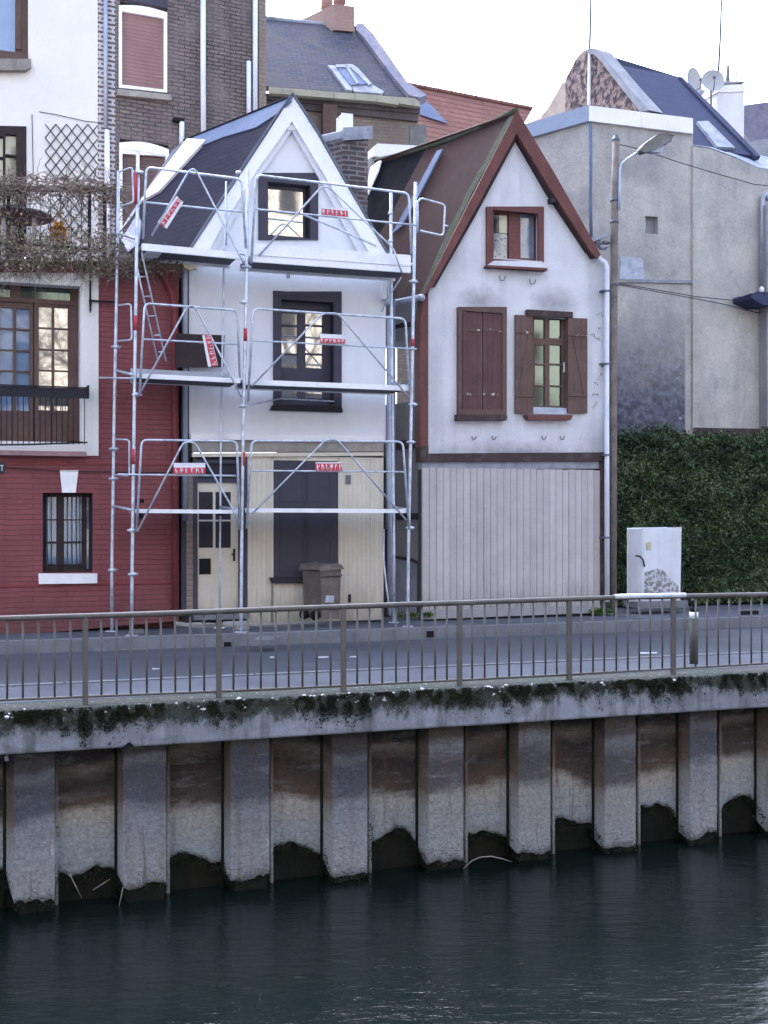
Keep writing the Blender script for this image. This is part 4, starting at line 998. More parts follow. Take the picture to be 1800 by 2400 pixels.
b = MB(); b.plpoly(pl2, [(1209,264),(1196,268),(1100,440),(1040,560),(985,690),(991,694),(1052,562),(1110,445)], .016, .02); sub(b, 'mossy_verge', M['moss_ridge'], r2)
b = MB(); b.ppoly(A, [(1211,258),(1206,268),(1075,524),(988,697),(1003,683),(1014,672),(1112,496),(1211,312)], -.15, -.09)
b.ppoly(A, [(1211,258),(1211,312),(1288,440),(1386,592),(1400,606),(1408,597),(1302,410)], -.15, -.09); build(b, 'bargeboard', M['red_trim'], h2, bev=.003)
b = MB(); b.ppoly(A, [(1211,312),(1112,496),(1014,672),(1020,672),(1118,500),(1211,326)], -.09, -.002)
b.ppoly(A, [(1211,312),(1211,326),(1282,448),(1378,592),(1386,592),(1288,440)], -.09, -.002); build(b, 'soffit_board', M['dark_wood'], h2)
for x, y in ((1107,500),(1297,467)): b = MB(); b.pbox(A, x-5, x+7, y-4, y+7, -.14, 0); build(b, 'purlin_end', M['dark_wood'], h2)
# eave gutter and rubble at both eaves
b = MB(); b.tube([P2+Vector((-.03,-.02,-.02)), P2+d2*.5+Vector((-.03,-.02,-.03))], .05, 10); b.ball(P2+Vector((-.02,-.02,-.03)), .06, 2); build(b, 'gutter', M['zinc'], h2)
b = MB(); rr = random.Random(11)
b.ppoly(A, [(1386,555),(1432,545),(1430,552),(1390,566)], -.1, .2)
for _ in range(9): b.ball(A.p(rr.uniform(1392,1426), rr.uniform(556,588), rr.uniform(-.1,.1)), rr.uniform(.05,.09), 2, (1,1,.5), .12, rr)
build(b, 'lead_hopper', M['lead'], h2)
# attic window
surround(h2, A, 1141, 1275, 484, 624, 1156, 1262, 496, 610, -.05, .0, M['red_trim'])
b = MB(); b.pbox(A, 1154, 1264, 486, 612, .17, .175); 
aw = thing  # keep name free
b = MB(); b.wall(A, [(1153,612),(1265,612),(1265,492),(1153,492)], [(1157,1193,500,606),(1220,1255,500,606)], .08, .14); aw_ = build(b, 'attic_window', M['red_trim'], h2)
g = MB(); g.pbox(A, 1155, 1263, 496, 608, .12, .124); sub(g, 'pane', M['clear_glass'], aw_)
g = MB(); g.pbox(A, 1219, 1256, 497, 608, .16, .165); sub(g, 'plastic_sheet', M['plastic_sheet'], aw_)
g = MB(); g.pbox(A, 1156, 1195, 548, 608, .16, .165); sub(g, 'poster', M['paper'], aw_)
g = MB(); g.pbox(A, 1170, 1190, 498, 546, .155, .16); sub(g, 'curtain', M['curtain_cream'], aw_)
g = MB(); g.pbox(A, 1153, 1265, 490, 612, .24, .25); sub(g, 'dark_room', M['interior_dark'], aw_)
b = MB(); b.ppoly(A, [(1142,622),(1282,630),(1283,620),(1268,612),(1158,611)], -.12, .06); build(b, 'sill', M['old_render'], h2)
b = MB(); b.ppoly(A, [(1141,626),(1283,634),(1283,628),(1141,621)], -.13, .0); build(b, 'sill_board', M['red_trim'], h2)
# closed shutters
b = MB(); b.wall(A, [(1074,972),(1188,972),(1188,719),(1074,719)], [(1083,1178,731,960)], -.07, .0); cs = build(b, 'shutter_frame', M['brown_wood'], h2)
for xa, xb in ((1084,1129),(1132,1177)):
    b = MB(); n = 4
    for i in range(n): b.pbox(A, xa+(xb-xa)*i/n+.2, xa+(xb-xa)*(i+1)/n-.2, 732, 968, -.045-rq.random()*.003, -.01)
    lf = build(b, 'shutter', M['maroon_wood'], h2, label='closed maroon plank shutter leaf, paint flaking')
    for ya in (771, 921): b = MB(); b.pbox(A, xa, xb, ya, ya+5.5, -.055, -.044); sub(b, 'batten', M['flaked_wood'], lf)
b = MB(); b.ppoly(A, [(1072,985),(1188,985),(1189,973),(1072,971)], -.13, .0); build(b, 'sill', M['timber_beam'], h2)
# open shutters and casement
for xa, xb, ya, yb in ((1208,1249,738,969),(1331,1377,745,968)):
    b = MB(); n = 3
    for i in range(n): b.pbox(A, xa+(xb-xa)*i/n+.2, xa+(xb-xa)*(i+1)/n-.2, ya+i*.6, yb, -.06-rq.random()*.004, -.025)
    lf = build(b, 'shutter', M['brown_wood'], h2, label='open weathered brown plank shutter')
    for yy in (ya+38, yb-44): b = MB(); b.pbox(A, xa+1, xb-1, yy, yy+5, -.078, -.06); sub(b, 'batten', M['flaked_wood'] if yy < 800 else M['brown_wood'], lf)
    b = MB()
    b.ppoly(A, [(xa+6,yb-44),(xa+12,yb-44),(xb-6,ya+46),(xb-11,ya+46)] if xa < 1300 else [(xa+12,ya+46),(xa+18,ya+46),(xb-1,yb-44),(xb-8,yb-44)], -.076, -.06)
    sub(b, 'brace', M['brown_wood'], lf)
b = MB(); b.ppoly(A, [(1236,741),(1343,744),(1343,731),(1236,725)], -.08, .0); build(b, 'lintel_board', M['timber_beam'], h2)
b = MB(); b.wall(A, [(1248,963),(1330,963),(1330,744),(1248,744)], [(1252,1277,748,793),(1288,1316,748,793),(1254,1277,809,852),(1288,1317,809,852),(1254,1277,856,903),(1288,1317,856,903),(1254,1277,907,951),(1288,1317,907,951)], .06, .11)
cw = build(b, 'casement_window', M['brown_wood'], h2)
g = MB(); g.pbox(A, 1250, 1320, 746, 955, .09, .094); sub(g, 'pane', M['dim_glass'], cw)
b = MB(); b.pbox(A, 1322, 1326, 849, 872, .03, .06); sub(b, 'handle', M['white_trim'], cw)
b = MB(); b.pbox(A, 1247, 1249.5, 745, 962, -.02, .2); b.pbox(A, 1327, 1329.5, 745, 962, -.02, .2); build(b, 'reveal', M['brown_wood'], h2)
b = MB(); b.ppoly(A, [(1233,972),(1344,973),(1338,984),(1240,984)], -.14, .0); build(b, 'sill', M['red_trim'], h2)
b = MB(); b.pbox(A, 1250, 1328, 955, 971, -.03, .1); build(b, 'sill_slab', M['plastic_sheet'], h2)
# rusty stubs under the windows
for i, (x, y) in enumerate(((1176,652),(1247,660),(1110,1026),(1157,1026),(1274,1026),(1317,1026))):
    b = MB(); s_ = 1 if i < 2 else .7
    b.tube([A.p(x-6*s_,y-6*s_,-.01), A.p(x-3*s_,y+6*s_,-.05), A.p(x+5*s_,y+5*s_,-.05), A.p(x+9*s_,y-5*s_,-.02)], .007, 5); build(b, 'iron_hook', M['timber_beam'], h2)
rr = random.Random(8)
for x, y in ((1412,742),(1409,770),(1406,796),(1411,880),(1404,925),(1398,940),(1402,905)):
    pts = [A.p(x, y, -.02)]
    for _ in range(5): pts.append(pts[-1]+Vector((-rr.uniform(.005,.05), -rr.uniform(0,.02), rr.gauss(0,.03))))
    b = MB(); b.tube(pts, .005, 4); build(b, 'dead_stem', M['twig'], h2, uv=False)
# jetty beam and concrete strip
b = MB(); b.ppoly(A, [(986,1082),(1412,1080),(1412,1061),(1004,1064),(1004,1046),(986,1046)], -.035, .2); build(b, 'jetty_beam', M['timber_beam'], h2, bev=.004)
b = MB(); b.ppoly(A, [(990,1100),(1408,1098),(1408,1081),(990,1083)], .02, .2); build(b, 'concrete_strip', M['lead'], h2)
b = MB(); ua = A.uz(990,1260)[0]; ub = A.uz(1407,1260)[0]; N = 27; w_ = (ub-ua)/N
for i in range(N):
    a, c = ua+i*w_+.004, ua+(i+1)*w_-.004; z1_ = A.uz(1200,1099)[1]+rq.uniform(-.006,.006)
    b.box(A, a, c, rq.uniform(-.004,.004), .05, .22, z1_)
build(b, 'plank_cladding', M['garage_board'], h2)
b = MB(); b.pbox(A, 990, 1407, 1099, 1455, .055, .25); build(b, 'lower_wall', M['reveal_paint'], h2)
b = MB(); b.ppoly(A, [(990,1452),(1407,1436),(1407,1418),(990,1430)], -.03, .05); build(b, 'plinth', M['side_render'], h2)
b = MB(); b.ppoly(A, [(1407,1440),(1416,1440),(1416,1060),(1407,1060)], -.02, .2); build(b, 'corner_strip', M['timber_beam'], h2)
b = MB(); b.ptube(A, [(1400,598),(1403,606),(1418,616),(1422,626),(1422,1010),(1423,1410)], -.09, .042, 12); dp = build(b, 'downpipe', M['white_pipe'], h2)
b = MB()
for y in (681, 852, 1066, 1260): b.pbox(A, 1414, 1431, y-2, y+2, -.14, .02)
sub(b, 'bracket', M['zinc_dark'], dp)
# ================================================================== dark brick block behind
bb_ = thing('brick_block', 'tall dark brown brick block with maroon blinds behind the terrace', 'building', at0(B, 420, 600, 0, 0))
b = MB(); b.wall(B, [(270,760),(622,760),(622,-160),(270,-160)], [(281,391,12,212), (281,395,332,560)], 0, 2.5); build(b, 'wall', M['dark_brick'], bb_)
b = MB(); b.ppoly(B, [(150,760),(270,760),(270,-160),(150,-160)], 0, 2.5); build(b, 'quoin_wall', M['quoin_brick'], bb_)
b = MB(); b.ppoly(B, [(608,760),(624,760),(624,-160),(606,-160)], -.04, .01); build(b, 'edge_pilaster', M['beige_brick'], bb_)
def arcframe(x0, x1, ya0, ya1, pk, yb0, yb1, w, m, name, par):
    out = [(x0,yb0),(x1,yb1)]; n = 8
    arc = [(x1+(x0-x1)*i/n, (ya1+(ya0-ya1)*i/n)-pk*math.sin(math.pi*i/n)) for i in range(n+1)]
    b = MB(); b.prism([B.p(x,y,-.03) for x,y in out+arc], B.n*.12, holes=[[B.p(x,y,-.03) for x,y in ((x0+w,yb0-w),(x1-w,yb1-w),(x1-w,ya1+14),(x0+w,ya0+14))]])
    return build(b, name, m, par)
wf = arcframe(279, 392, 12, 29, 6, 205, 217, 7, M['white_paint'], 'window', bb_)
M['maroon_blind'] = mat('maroon_blind', (.27,.165,.155), .8, (.24,.145,.14), 2, fine=.04, streak=None, bump=.001)
M['brown_blind'] = mat('brown_blind', (.15,.105,.10), .8, (.13,.095,.092), 2, fine=.04, bump=.001)
def slats(x0, x1, y0, y1, v, par, m, n=22):
    b = MB()
    for i in range(n): b.pbox(B, x0, x1, y0+(y1-y0)*i/n, y0+(y1-y0)*(i+1)/n-.6, v+rq.uniform(0,.002), v+.02)
    sub(b, 'roller_blind', m, par)
slats(284, 388, 22, 213, .03, wf, M['maroon_blind'])
b = MB(); b.ppoly(B, [(276,222),(402,235),(402,222),(276,208)], -.1, .05); build(b, 'sill', M['stone_sill'], bb_)
b = MB(); b.pbox(B, 281, 391, -30, 8, -.04, .02); build(b, 'shutter_box', M['dark_paint'], bb_)
wf = arcframe(280, 396, 334, 350, 9, 560, 562, 7, M['white_paint'], 'window', bb_)
b = MB(); b.pbox(B, 320, 327, 345, 560, -.02, .03); sub(b, 'mullion', M['white_paint'], wf)
slats(284, 392, 350, 560, .05, wf, M['brown_blind'], 24)
b = MB(); b.ppoly(B, [(287,360),(391,366),(391,352),(370,342),(337,337),(305,336),(287,342)], -.02, .04); sub(b, 'arch_panel', M['white_paint'], wf)
def bp(pts, r, m, lab=None, v=-.08):
    b = MB(); b.ptube(B, pts, v, r, 10); return build(b, 'downpipe', m, bb_, label=lab)
bp([(476,-60),(476,150),(477,335)], .052, M['white_pipe'], 'thick white pipe down the middle of the brick wall')
bp([(598,-60),(598,285)], .048, M['white_pipe'], 'white pipe near the right edge of the brick wall')
bp([(583,144),(583,290)], .045, M['white_pipe'])
bp([(247,-60),(248,300)], .042, M['zinc'], 'dull zinc pipe on the pale-jointed corner bricks')
bp([(251,305),(252,600)], .05, M['white_pipe'])
bp([(426,286),(426,345)], .05, M['white_pipe'], 'short white pipe stub above the slate roof')
b = MB(); b.pbox(B, 408, 432, 276, 284, -.12, 0); build(b, 'pipe_hood', M['black'], bb_)

# ================================================================== slate roofed house
hc = thing('slate_roofed_house', 'house with steep old slate roof, skylight and yellowish gutter behind the white gable', 'building', at0(C, 800, 400, 0, 0))
b = MB(); b.ppoly(C, [(560,640),(978,640),(978,250),(560,222)], 0, 3.8); build(b, 'wall', M['beige_brick'], hc)
b = MB(); b.ppoly(C, [(615,640),(704,640),(704,256),(615,243)], -.03, 0); build(b, 'side_wall', M['dark_brick'], hc)
for k, (ya, yb) in enumerate((((217,222),(250,255)), ((224,232),(257,266)), ((234,247),(268,284)))):
    b = MB(); o_ = -.22+.06*k; x1 = 985-k*2
    b.ppoly(C, [(616,ya[1]),(x1,yb[1]),(x1,yb[0]),(616,ya[0])], o_, .0); build(b, 'cornice', M['cornice'], hc)
eC0 = C.p(560,196,-.25); eC1 = C.p(985,229,-.25); rC = C.p(622,43,2.6)
pC = Plane(eC0, eC1, rC)
b = MB(); b.plpoly(pC, [(560,197),(985,230),(953,197),(925,157),(872,88),(835,66),(622,43),(560,37)], 0, .12); rf = build(b, 'roof', M['slate_old'], hc)
b = MB(); b.plpoly(pC, [(985,229),(1000,222),(953,190),(925,150),(873,76),(851,54),(836,55),(834,68),(852,86),(886,132),(930,190),(958,222)], .10, .2); sub(b, 'verge', M['slate_far'], rf)
b = MB(); b.ptube(C, [(622,43),(835,67)], 2.6, .07, 8); sub(b, 'ridge', M['lead'], rf)
b = MB(); b.plpoly(pC, [(768,152),(788,154),(822,198),(826,212),(812,210),(790,180)], .06, .1); b.plpoly(pC, [(787,151),(826,150),(838,158),(872,196),(864,198),(822,158),(790,157)], .10, .12); b.plpoly(pC, [(808,152),(814,152),(842,194),(836,196)], .10, .12); sk = sub(b, 'skylight_frame', M['lead'], rf)
b = MB(); b.plpoly(pC, [(788,155),(824,154),(866,196),(821,199)], .08, .04); sub(b, 'skylight_pane', M['slate_blue'] if 0 else M['grey_flash'], rf)
b = MB(); b.plpoly(pC, [(822,198),(866,194),(900,214),(896,219),(830,214)], .05, .05); sub(b, 'skylight_flashing', M['lead'], rf)
b = MB(); x = 631; n = 7
for i in range(n):
    xa = 631+(985-631)*i/n; xb = 631+(985-631)*(i+1)/n-.8
    f = lambda x: 203+(x-631)*(28/354.0)
    b.ppoly(C, [(xa,f(xa)+15),(xb,f(xb)+15+ (4 if i > 4 else 0)),(xb,f(xb)),(xa,f(xa))], -.42, -.24)
build(b, 'gutter', M['yellow_gutter'], hc)
b = MB(); b.ppoly(C, [(757,330),(791,334),(791,246),(757,243)], -.3, -.05); build(b, 'brown_duct', M['brown_wood'], hc)
b = MB(); b.ppoly(C, [(1000,341),(960,341),(960,296),(1000,290)], -.02, .3); build(b, 'corner_patch', M['lamp_grey'], hc)
b = MB(); b.ptube(C, [(611,215),(611,280)], -.2, .06, 8); build(b, 'downpipe', M['white_pipe'], hc)
cf = C.p(784,50,2.2); CF = Frame(cf.y-.216*cf.x, .216)
b = MB(); b.prism([CF.p(784,70), CF.p(831,74), CF.p(831,15), CF.p(784,9)], Vector((-1.5,1.6,0))); chm = build(b, 'chimney', M['orange_brick'], hc)
b = MB(); q_ = CF.p(796,8,.3); b.tube([q_, q_+Vector((0,0,.35))], [.16,.13], 12); sub(b, 'chimney_pot', M['orange_brick'], chm)
b = MB(); q_ = CF.p(766,22,1.1); b.tube([q_, q_+Vector((0,0,.45))], [.16,.14], 12); sub(b, 'chimney_pot', M['orange_brick'], chm)

# ================================================================== red tiled roof
hd = thing('red_tiled_house', 'long red clay tiled roof rising behind the rusty brown gable', 'building', at0(D, 1150, 500, 0, 0))
e0 = D.p(950,420,0); e1 = D.p(1250,420,0); rD = D.p(953,197,3.2); e1 = D.p(950,420,0)+Vector((1,.55,0))
pD = Plane(e0, e1, rD)
b = MB(); b.plpoly(pD, [(930,420),(1420,420),(1420,287),(1320,265),(1187,241),(953,197),(930,193)], 0, .1); rf = build(b, 'roof', M['tile_red'], hd)
b = MB(); b.tube([pD.p(930+49*i, 193+9.6*i-1, .03) for i in range(11)], .06, 8); rd = sub(b, 'ridge', M['tile_red'], rf)
b = MB()
for x in (968, 997, 1028, 1059, 1089, 1115, 1147, 1176):
    y = 197+(x-953)*.1955; q = pD.p(x, y, .05); b.tube([q, q+Vector((0,0,.10)), q+Vector((.06,.03,.12))], .015, 5)
sub(b, 'ridge_clip', M['black'], rf)
b = MB(); b.plpoly(pD, [(985,232),(990,228),(1014,250),(1049,289),(985,268)], .06, .03); sub(b, 'flashing', M['grey_flash'], rf)
b = MB(); b.poly([D.p(930,420,0), D.p(1420,420,0), D.p(1420,1000,0), D.p(930,1000,0)]); build(b, 'wall', M['beige_brick'], hd)

# ================================================================== small flat white rear roof between the gables
rw = thing('rear_outbuilding', 'low white flat-roofed outbuilding glimpsed between the two gables', 'building', at0(A, 930, 600, 3.4, 0))
b = MB(); b.ppoly(A, [(872,800),(1010,800),(1010,362),(872,366)], 3.9, 5.0); build(b, 'wall', M['side_render'], rw)
b = MB(); b.ppoly(A, [(876,366),(1012,366),(1012,344),(884,337),(876,346)], 3.8, 4.9); build(b, 'parapet', M['white_paint'], rw, bev=.02)

# ================================================================== grey rendered block on the right
he = thing('grey_rendered_block', 'windowless patchy grey rendered block with white parapet behind the lamp pole', 'building', at0(E, 1600, 1400, 0, 0))
cE = E.p(1381,500); E2 = Frame(cE.y+.75*cE.x, -.75)
b = MB(); b.wall(E, [(1381,1440),(1624,1440),(1624,308),(1381,281)], [(1513,1542,507,548)], 0, .4); build(b, 'front_wall', M['grey_block'], he)
b = MB(); b.ppoly(E, [(1624,1440),(1840,1440),(1840,404),(1800,398),(1776,394),(1745,379),(1700,361),(1660,347),(1624,342)], -.05, .35); build(b, 'right_wall', M['grey_block'], he)
b = MB(); b.pbox(E, 1512, 1543, 506, 549, .12, .16); build(b, 'niche_back', M['side_render'], he)
b = MB(); b.prism([E2.p(1381,1440), E2.p(1381,281), E2.p(1225,322), E2.p(1225,1440)], E2.n*.4); build(b, 'side_wall', M['side_render'] if 0 else M['grey_block'], he)
b = MB()
for i in range(4):
    xa, xb = 1381+61*i, 1381+61*(i+1)-.7; f = lambda x: 247+(x-1381)*30/243.
    b.ppoly(E, [(xa,f(xa)+36),(xb,f(xb)+36-3*0),(xb,f(xb)),(xa,f(xa))], -.07, .45)
build(b, 'parapet', M['parapet'], he)
b = MB(); b.prism([E2.p(1380,246,-.07), E2.p(1380,283,-.07), E2.p(1243,322,-.07), E2.p(1229,291,-.07)], E2.n*.5); build(b, 'parapet', M['parapet_side'], he, label='blue-grey metal parapet on the receding left side')
b = MB(); b.ptube(E, [(1384,285),(1385,400),(1384,470),(1386,560)], -.02, .03, 8); build(b, 'corner_seam', M['grey_flash'], he)
rp_ = [(1624,340),(1660,345),(1700,359),(1745,377),(1776,392),(1800,396),(1840,402)]
b = MB(); top = [E.p(x,y,-.06) for x,y in rp_]; bk = [E.p(x,y,1.6) for x,y in ((1624,334),(1660,340),(1700,346),(1745,352),(1776,362),(1800,368),(1840,372))]
for i in range(len(top)-1): b.poly([top[i], top[i+1], bk[i+1], bk[i]])
build(b, 'low_roof', M['pale_roof'], he)
b = MB(); b.ppoly(E, [(1630,1040),(1840,1044),(1840,1006),(1630,1002)], -.12, -.04); build(b, 'plinth', M['timber_beam'], he)
b = MB(); b.ppoly(E, [(1452,655),(1512,655),(1506,610),(1500,604),(1455,600)], -.02, .01); build(b, 'render_patch', M['plastic_sheet'], he)
b = MB(); b.ppoly(E, [(1452,661),(1630,664),(1630,657),(1516,655)], -.045, .01); build(b, 'ledge', M['lead'], he)
b = MB(); b.ptube(E, [(1800,470),(1800,464),(1797,458),(1792,458),(1788,464),(1787,480),(1786,680)], -.15, .05, 10); build(b, 'downpipe', M['zinc'], he)
b = MB(); b.ppoly(E, [(1798,1000),(1840,1000),(1840,480),(1796,480)], -.3, -.05); build(b, 'projecting_wall', M['curtain_cream'] if 0 else M['side_render'], he)
bl = thing('blue_planter', 'dark blue rounded tub hung below the pipe at the right edge', 'tub', at0(E, 1790, 705, -.4))
b = MB(); b.ppoly(E, [(1770,706),(1790,712),(1850,714),(1850,690),(1775,686),(1760,690),(1759,698)], -.6, -.07); build(b, 'tub', M['slate_blue'], bl, bev=.03)
b = MB(); b.ball(E.p(1785,679,-.3), .05, 2, (1,1,1.3)); build(b, 'finial', M['white_trim'], bl)

# roofs and gable behind the block
g0 = Vector((CX,0,0)); YG = 33.8; FG = Frame(YG, -1.85)
hf = thing('flint_gable_house', 'house with rough stone gable, blue slate roof and grey verge above the parapet', 'building', at0(FG, 1400, 400, 0, 0))
b = MB(); b.prism([FG.p(x,y) for x,y in ((1325,420),(1325,188),(1329,178),(1337,163),(1347,143),(1359,127),(1370,118),(1381,115),(1392,117),(1402,124),(1460,192),(1522,262),(1522,420))], FG.n*.3); build(b, 'gable_wall', M['flint_wall'], hf)
b = MB(); b.prism([FG.p(x,y,-.08) for x,y in ((1372,117),(1381,113),(1392,113),(1404,118),(1424,145),(1470,200),(1522,258),(1500,262),(1455,205),(1405,140),(1392,128),(1381,126))], FG.n*.35); build(b, 'verge', M['verge_stone'], hf)
b = MB(); b.prism([FG.p(x,y,-.04) for x,y in ((1376,245),(1381,245),(1382,120),(1378,120))], FG.n*.06); build(b, 'pole', M['white_pipe'], hf)
p1 = FG.p(1402,121); p2 = FG.p(1522,260); pF = Plane(p1, p2, p1+Vector((1,.54,0)))
b = MB(); b.plpoly(pF, [(1404,123),(1424,147),(1594,181),(1690,280),(1775,366),(1700,356),(1624,346),(1522,300),(1522,260)], .0, .1); rf = build(b, 'roof', M['slate_blue'], hf)
b = MB(); b.plpoly(pF, [(1634,284),(1660,283),(1723,346),(1681,343)], .06, .06); sub(b, 'skylight', M['lead'], rf, label='pale closed skylight low on the blue slate roof')
b = MB(); b.plpoly(pF, [(1592,179),(1600,181),(1698,278),(1783,366),(1772,366),(1688,282)], .05, .1); sub(b, 'verge_trim', M['slate_blue'], rf)
def antenna(pl_pts, fr, v, r, lab):
    b = MB(); b.ptube(fr, pl_pts, v, r, 6); return tag(build(b, 'antenna_mast', M['zinc_dark'], uv=False), lab, 'antenna')
antenna([(1382,118),(1384,40),(1385,-40)], FG, -.05, .024, 'thin pale mast rising from the top of the stone gable')
antenna([(1684,168),(1688,90),(1692,-40)], E, 3.0, .024, 'thin tall mast rising beside the white chimney')
# chimney and dishes
KF = Frame(E.p(1700,300,2.9).y-.35*E.p(1700,300,2.9).x, .35)
wc = thing('white_chimney', 'white rendered chimney with slanted dark cap and small flue pot', 'chimney', at0(KF, 1712, 340))
b = MB(); b.prism([KF.p(x,y) for x,y in ((1672,360),(1742,360),(1743,200),(1686,198))], KF.n*.6); build(b, 'shaft', M['town_white'], wc, bev=.015)
b = MB(); b.prism([KF.p(x,y,-.03) for x,y in ((1684,215),(1744,213),(1744,198),(1686,200))], KF.n*.66); build(b, 'collar', M['parapet'], wc, bev=.01)
b = MB(); b.prism([KF.p(x,y,-.06) for x,y in ((1690,198),(1747,193),(1747,190),(1694,190))], KF.n*.7); build(b, 'cap', M['verge_stone'], wc)
b = MB(); q_ = KF.p(1706,190,.3); b.tube([q_, q_+Vector((0,0,.34))], [.05,.035], 10); build(b, 'flue', M['lamp_grey'], wc)
b = MB(); q_ = KF.p(1726,190,.3); b.tube([q_, q_+Vector((0,0,.18))], .012, 6); b.tube([q_+Vector((-.06,0,.18)), q_+Vector((.06,0,.18))], .012, 6); build(b, 'cowl', M['lamp_grey'], wc)
def dish(x, y, r, rot, lab, fr, v, tilt=.3):
    t = thing('satellite_dish', lab, 'satellite dish', at0(fr, x, y, v), 'satellite dishes on the roofs')
    c = fr.p(x, y, v); ax = Vector((math.sin(rot), -math.cos(rot), tilt)).normalized(); a = ax.cross(Vector((0,0,1))).normalized(); e = a.cross(ax)
    b = MB(); nr, na = 5, 22; i0 = 0
    for sgn, off in ((1,0),(-1,-.015)):
        i0 = len(b.v)
        for i in range(nr+1):
            rr_ = r*i/nr
            for j in range(na):
                w_ = 2*math.pi*j/na; b.v.append(c+(a*math.cos(w_)+e*math.sin(w_)*1.1)*rr_+ax*(rr_*rr_*.5/r+off))
        for i in range(nr):
            for j in range(na):
                p_, q_ = i0+i*na+j, i0+i*na+(j+1)%na; b.f.append((p_, q_, q_+na, p_+na)); b.sm.append(True)
    build(b, 'reflector', M['dish_grey'], t)
    b = MB(); b.tube([c-e*r, c-e*r*.9+ax*r*.9, c-e*r*.25+ax*r*1.1], .012, 6); b.ball(c-e*r*.2+ax*r*1.1, .045, 1); build(b, 'feed_arm', M['lamp_grey'], t)
    b = MB(); b.tube([c-ax*.05, c-ax*.15, c-ax*.15-Vector((0,0,.45))], .02, 6); build(b, 'mount', M['lamp_grey'], t)
dish(1618, 192, .26, .7, 'grey-white satellite dish turned side-on at the end of the blue roof', KF, .5, .1)
dish(1669, 196, .25, -.1, 'bright white satellite dish facing the river beside the chimney', KF, -.05, .35)
# grey roof slope and low walls between chimney and roof, far slates, peach gable
lf_ = thing('far_slate_house', 'distant house with mottled violet slate roof at the right edge', 'building', at0(E, 1780, 400, 6, 0))
b = MB(); b.ppoly(E, [(1700,420),(1860,420),(1860,236),(1800,239),(1770,243),(1740,247),(1700,252)], 6.5, 9); build(b, 'roof', M['slate_far'], lf_)
b = MB(); b.ppoly(E, [(1700,430),(1860,430),(1860,324),(1800,325),(1776,327),(1770,330),(1757,334),(1748,318),(1735,300),(1700,290)], 4.4, 6.2); build(b, 'wall', M['verge_stone'], lf_)
lo_ = thing('lean_to', 'small grey lean-to roof between the blue roof and the white chimney', 'building', at0(E, 1660, 300, 3.4, 0))
b = MB(); b.ppoly(E, [(1600,420),(1720,420),(1700,250),(1675,215),(1655,212),(1630,205),(1600,190)], 4.0, 4.6); build(b, 'wall', M['verge_stone'], lo_)
pg = thing('peach_gable', 'pale peach gable end peeping out left of the stone gable', 'building', at0(E, 1300, 400, 6.5, 0))
b = MB(); b.ppoly(E, [(1270,420),(1330,420),(1330,190),(1319,193),(1301,225),(1283,256),(1270,270)], 7.5, 9); build(b, 'wall', M['peach_wall'], pg)

# ================================================================== hedge
HD = Frame(20.35, .35)
hg = thing('hedge', 'tall dark green clipped hedge filling the corner behind the white cabinet', 'hedge', at0(HD, 1620, 1400, .5, .1))
def htop(u): return HD.uz(1600, 1026, 0)[1]+.26*hnoise(u*1.1, 0, 9)+.13*hnoise(u*4, 3, 9)-(.22 if u < u0h+.5 else 0)*(1-(u-u0h)/.5 if u < u0h+.5 else 0)
u0h, u1h = HD.uz(1441, 1250)[0], HD.uz(1880, 1250)[0]
b = MB(); b.box(HD, u0h+.05, u1h, .22, 1.0, .1, HD.uz(1600,1026)[1]-.30); build(b, 'light_block_core', M['hedge_leaf'], hg)  # solid core added inside the foliage to block light
def hfn(rr):
    u = rr.uniform(u0h, u1h); k = rr.random(); zt = htop(u)
    if k < .86:
        z = .12+(zt-.12)*rr.random(); bul = .20*hnoise(u*1.6, z*1.6, 0)+.10*hnoise(u*5, z*5, 4)-.03; v = .05+bul+abs(rr.gauss(0,.05))
    else: z = zt+rr.gauss(-.02,.05)+(rr.random()**4)*.16; v = rr.uniform(0,.9)
    return HD.w(u, v, z), 1
build(cards(46000, hfn, .042, 1.5), 'foliage', M['hedge_leaf'], hg, uv=False)
def sprout(rr):
    x = rr.choice([1462,1470,1478,1500,1560,1640,1725,1745]); y0 = 1100 if x < 1500 else rr.uniform(1015,1180)
    if x > 1700: y0 = 1150
    return HD.p(x+rr.gauss(0,9), y0+rr.gauss(0,22), -.06), Vector((rr.gauss(0,.6), -.3, .8)), rr.uniform(.1,.3)
M['pale_twig'] = mat('pale_twig', (.2,.2,.14), .8, fine=.1, bump=0)
build(twigs(60, sprout, 9, .006, .04), 'stray_twig', M['pale_twig'], hg, uv=False)
def sproutleaf(rr):
    p, d_, l_ = sprout(rr); return p+d_.normalized()*rr.random()*.25, 1

# ================================================================== street cabinet
KB = Frame(19.0, .35)
cb = thing('street_cabinet', 'white metal street cabinet with black bent handle and grubby foot before the hedge', 'utility cabinet', at0(KB, 1535, 1420, .1, .08))
b = MB(); b.prism([KB.p(x,y) for x,y in ((1505,1412),(1593,1410),(1596,1237),(1505,1239))], Vector((-.62,.36,0))*.36); bd = build(b, 'body', M['cabinet'], cb, bev=.012)
b = MB(); b.prism([KB.p(x,y,-.012) for x,y in ((1509,1404),(1590,1402),(1592,1241),(1508,1243))], KB.n*.011); d_ = build(b, 'door', M['cabinet'], cb, bev=.004)
b = MB(); b.ppoly(KB, [(1510,1402),(1590,1401),(1590,1372),(1566,1352),(1556,1336),(1540,1332),(1524,1338),(1511,1340)], -.016, -.0125); sub(b, 'dirt_coat', M['cabinet_dirty'], d_)
b = MB(); b.ptube(KB, [(1490,1303),(1500,1304),(1507,1312),(1511,1328)], [-.10,-.07,-.05,-.03], .014, 8); build(b, 'handle', M['black'], cb)
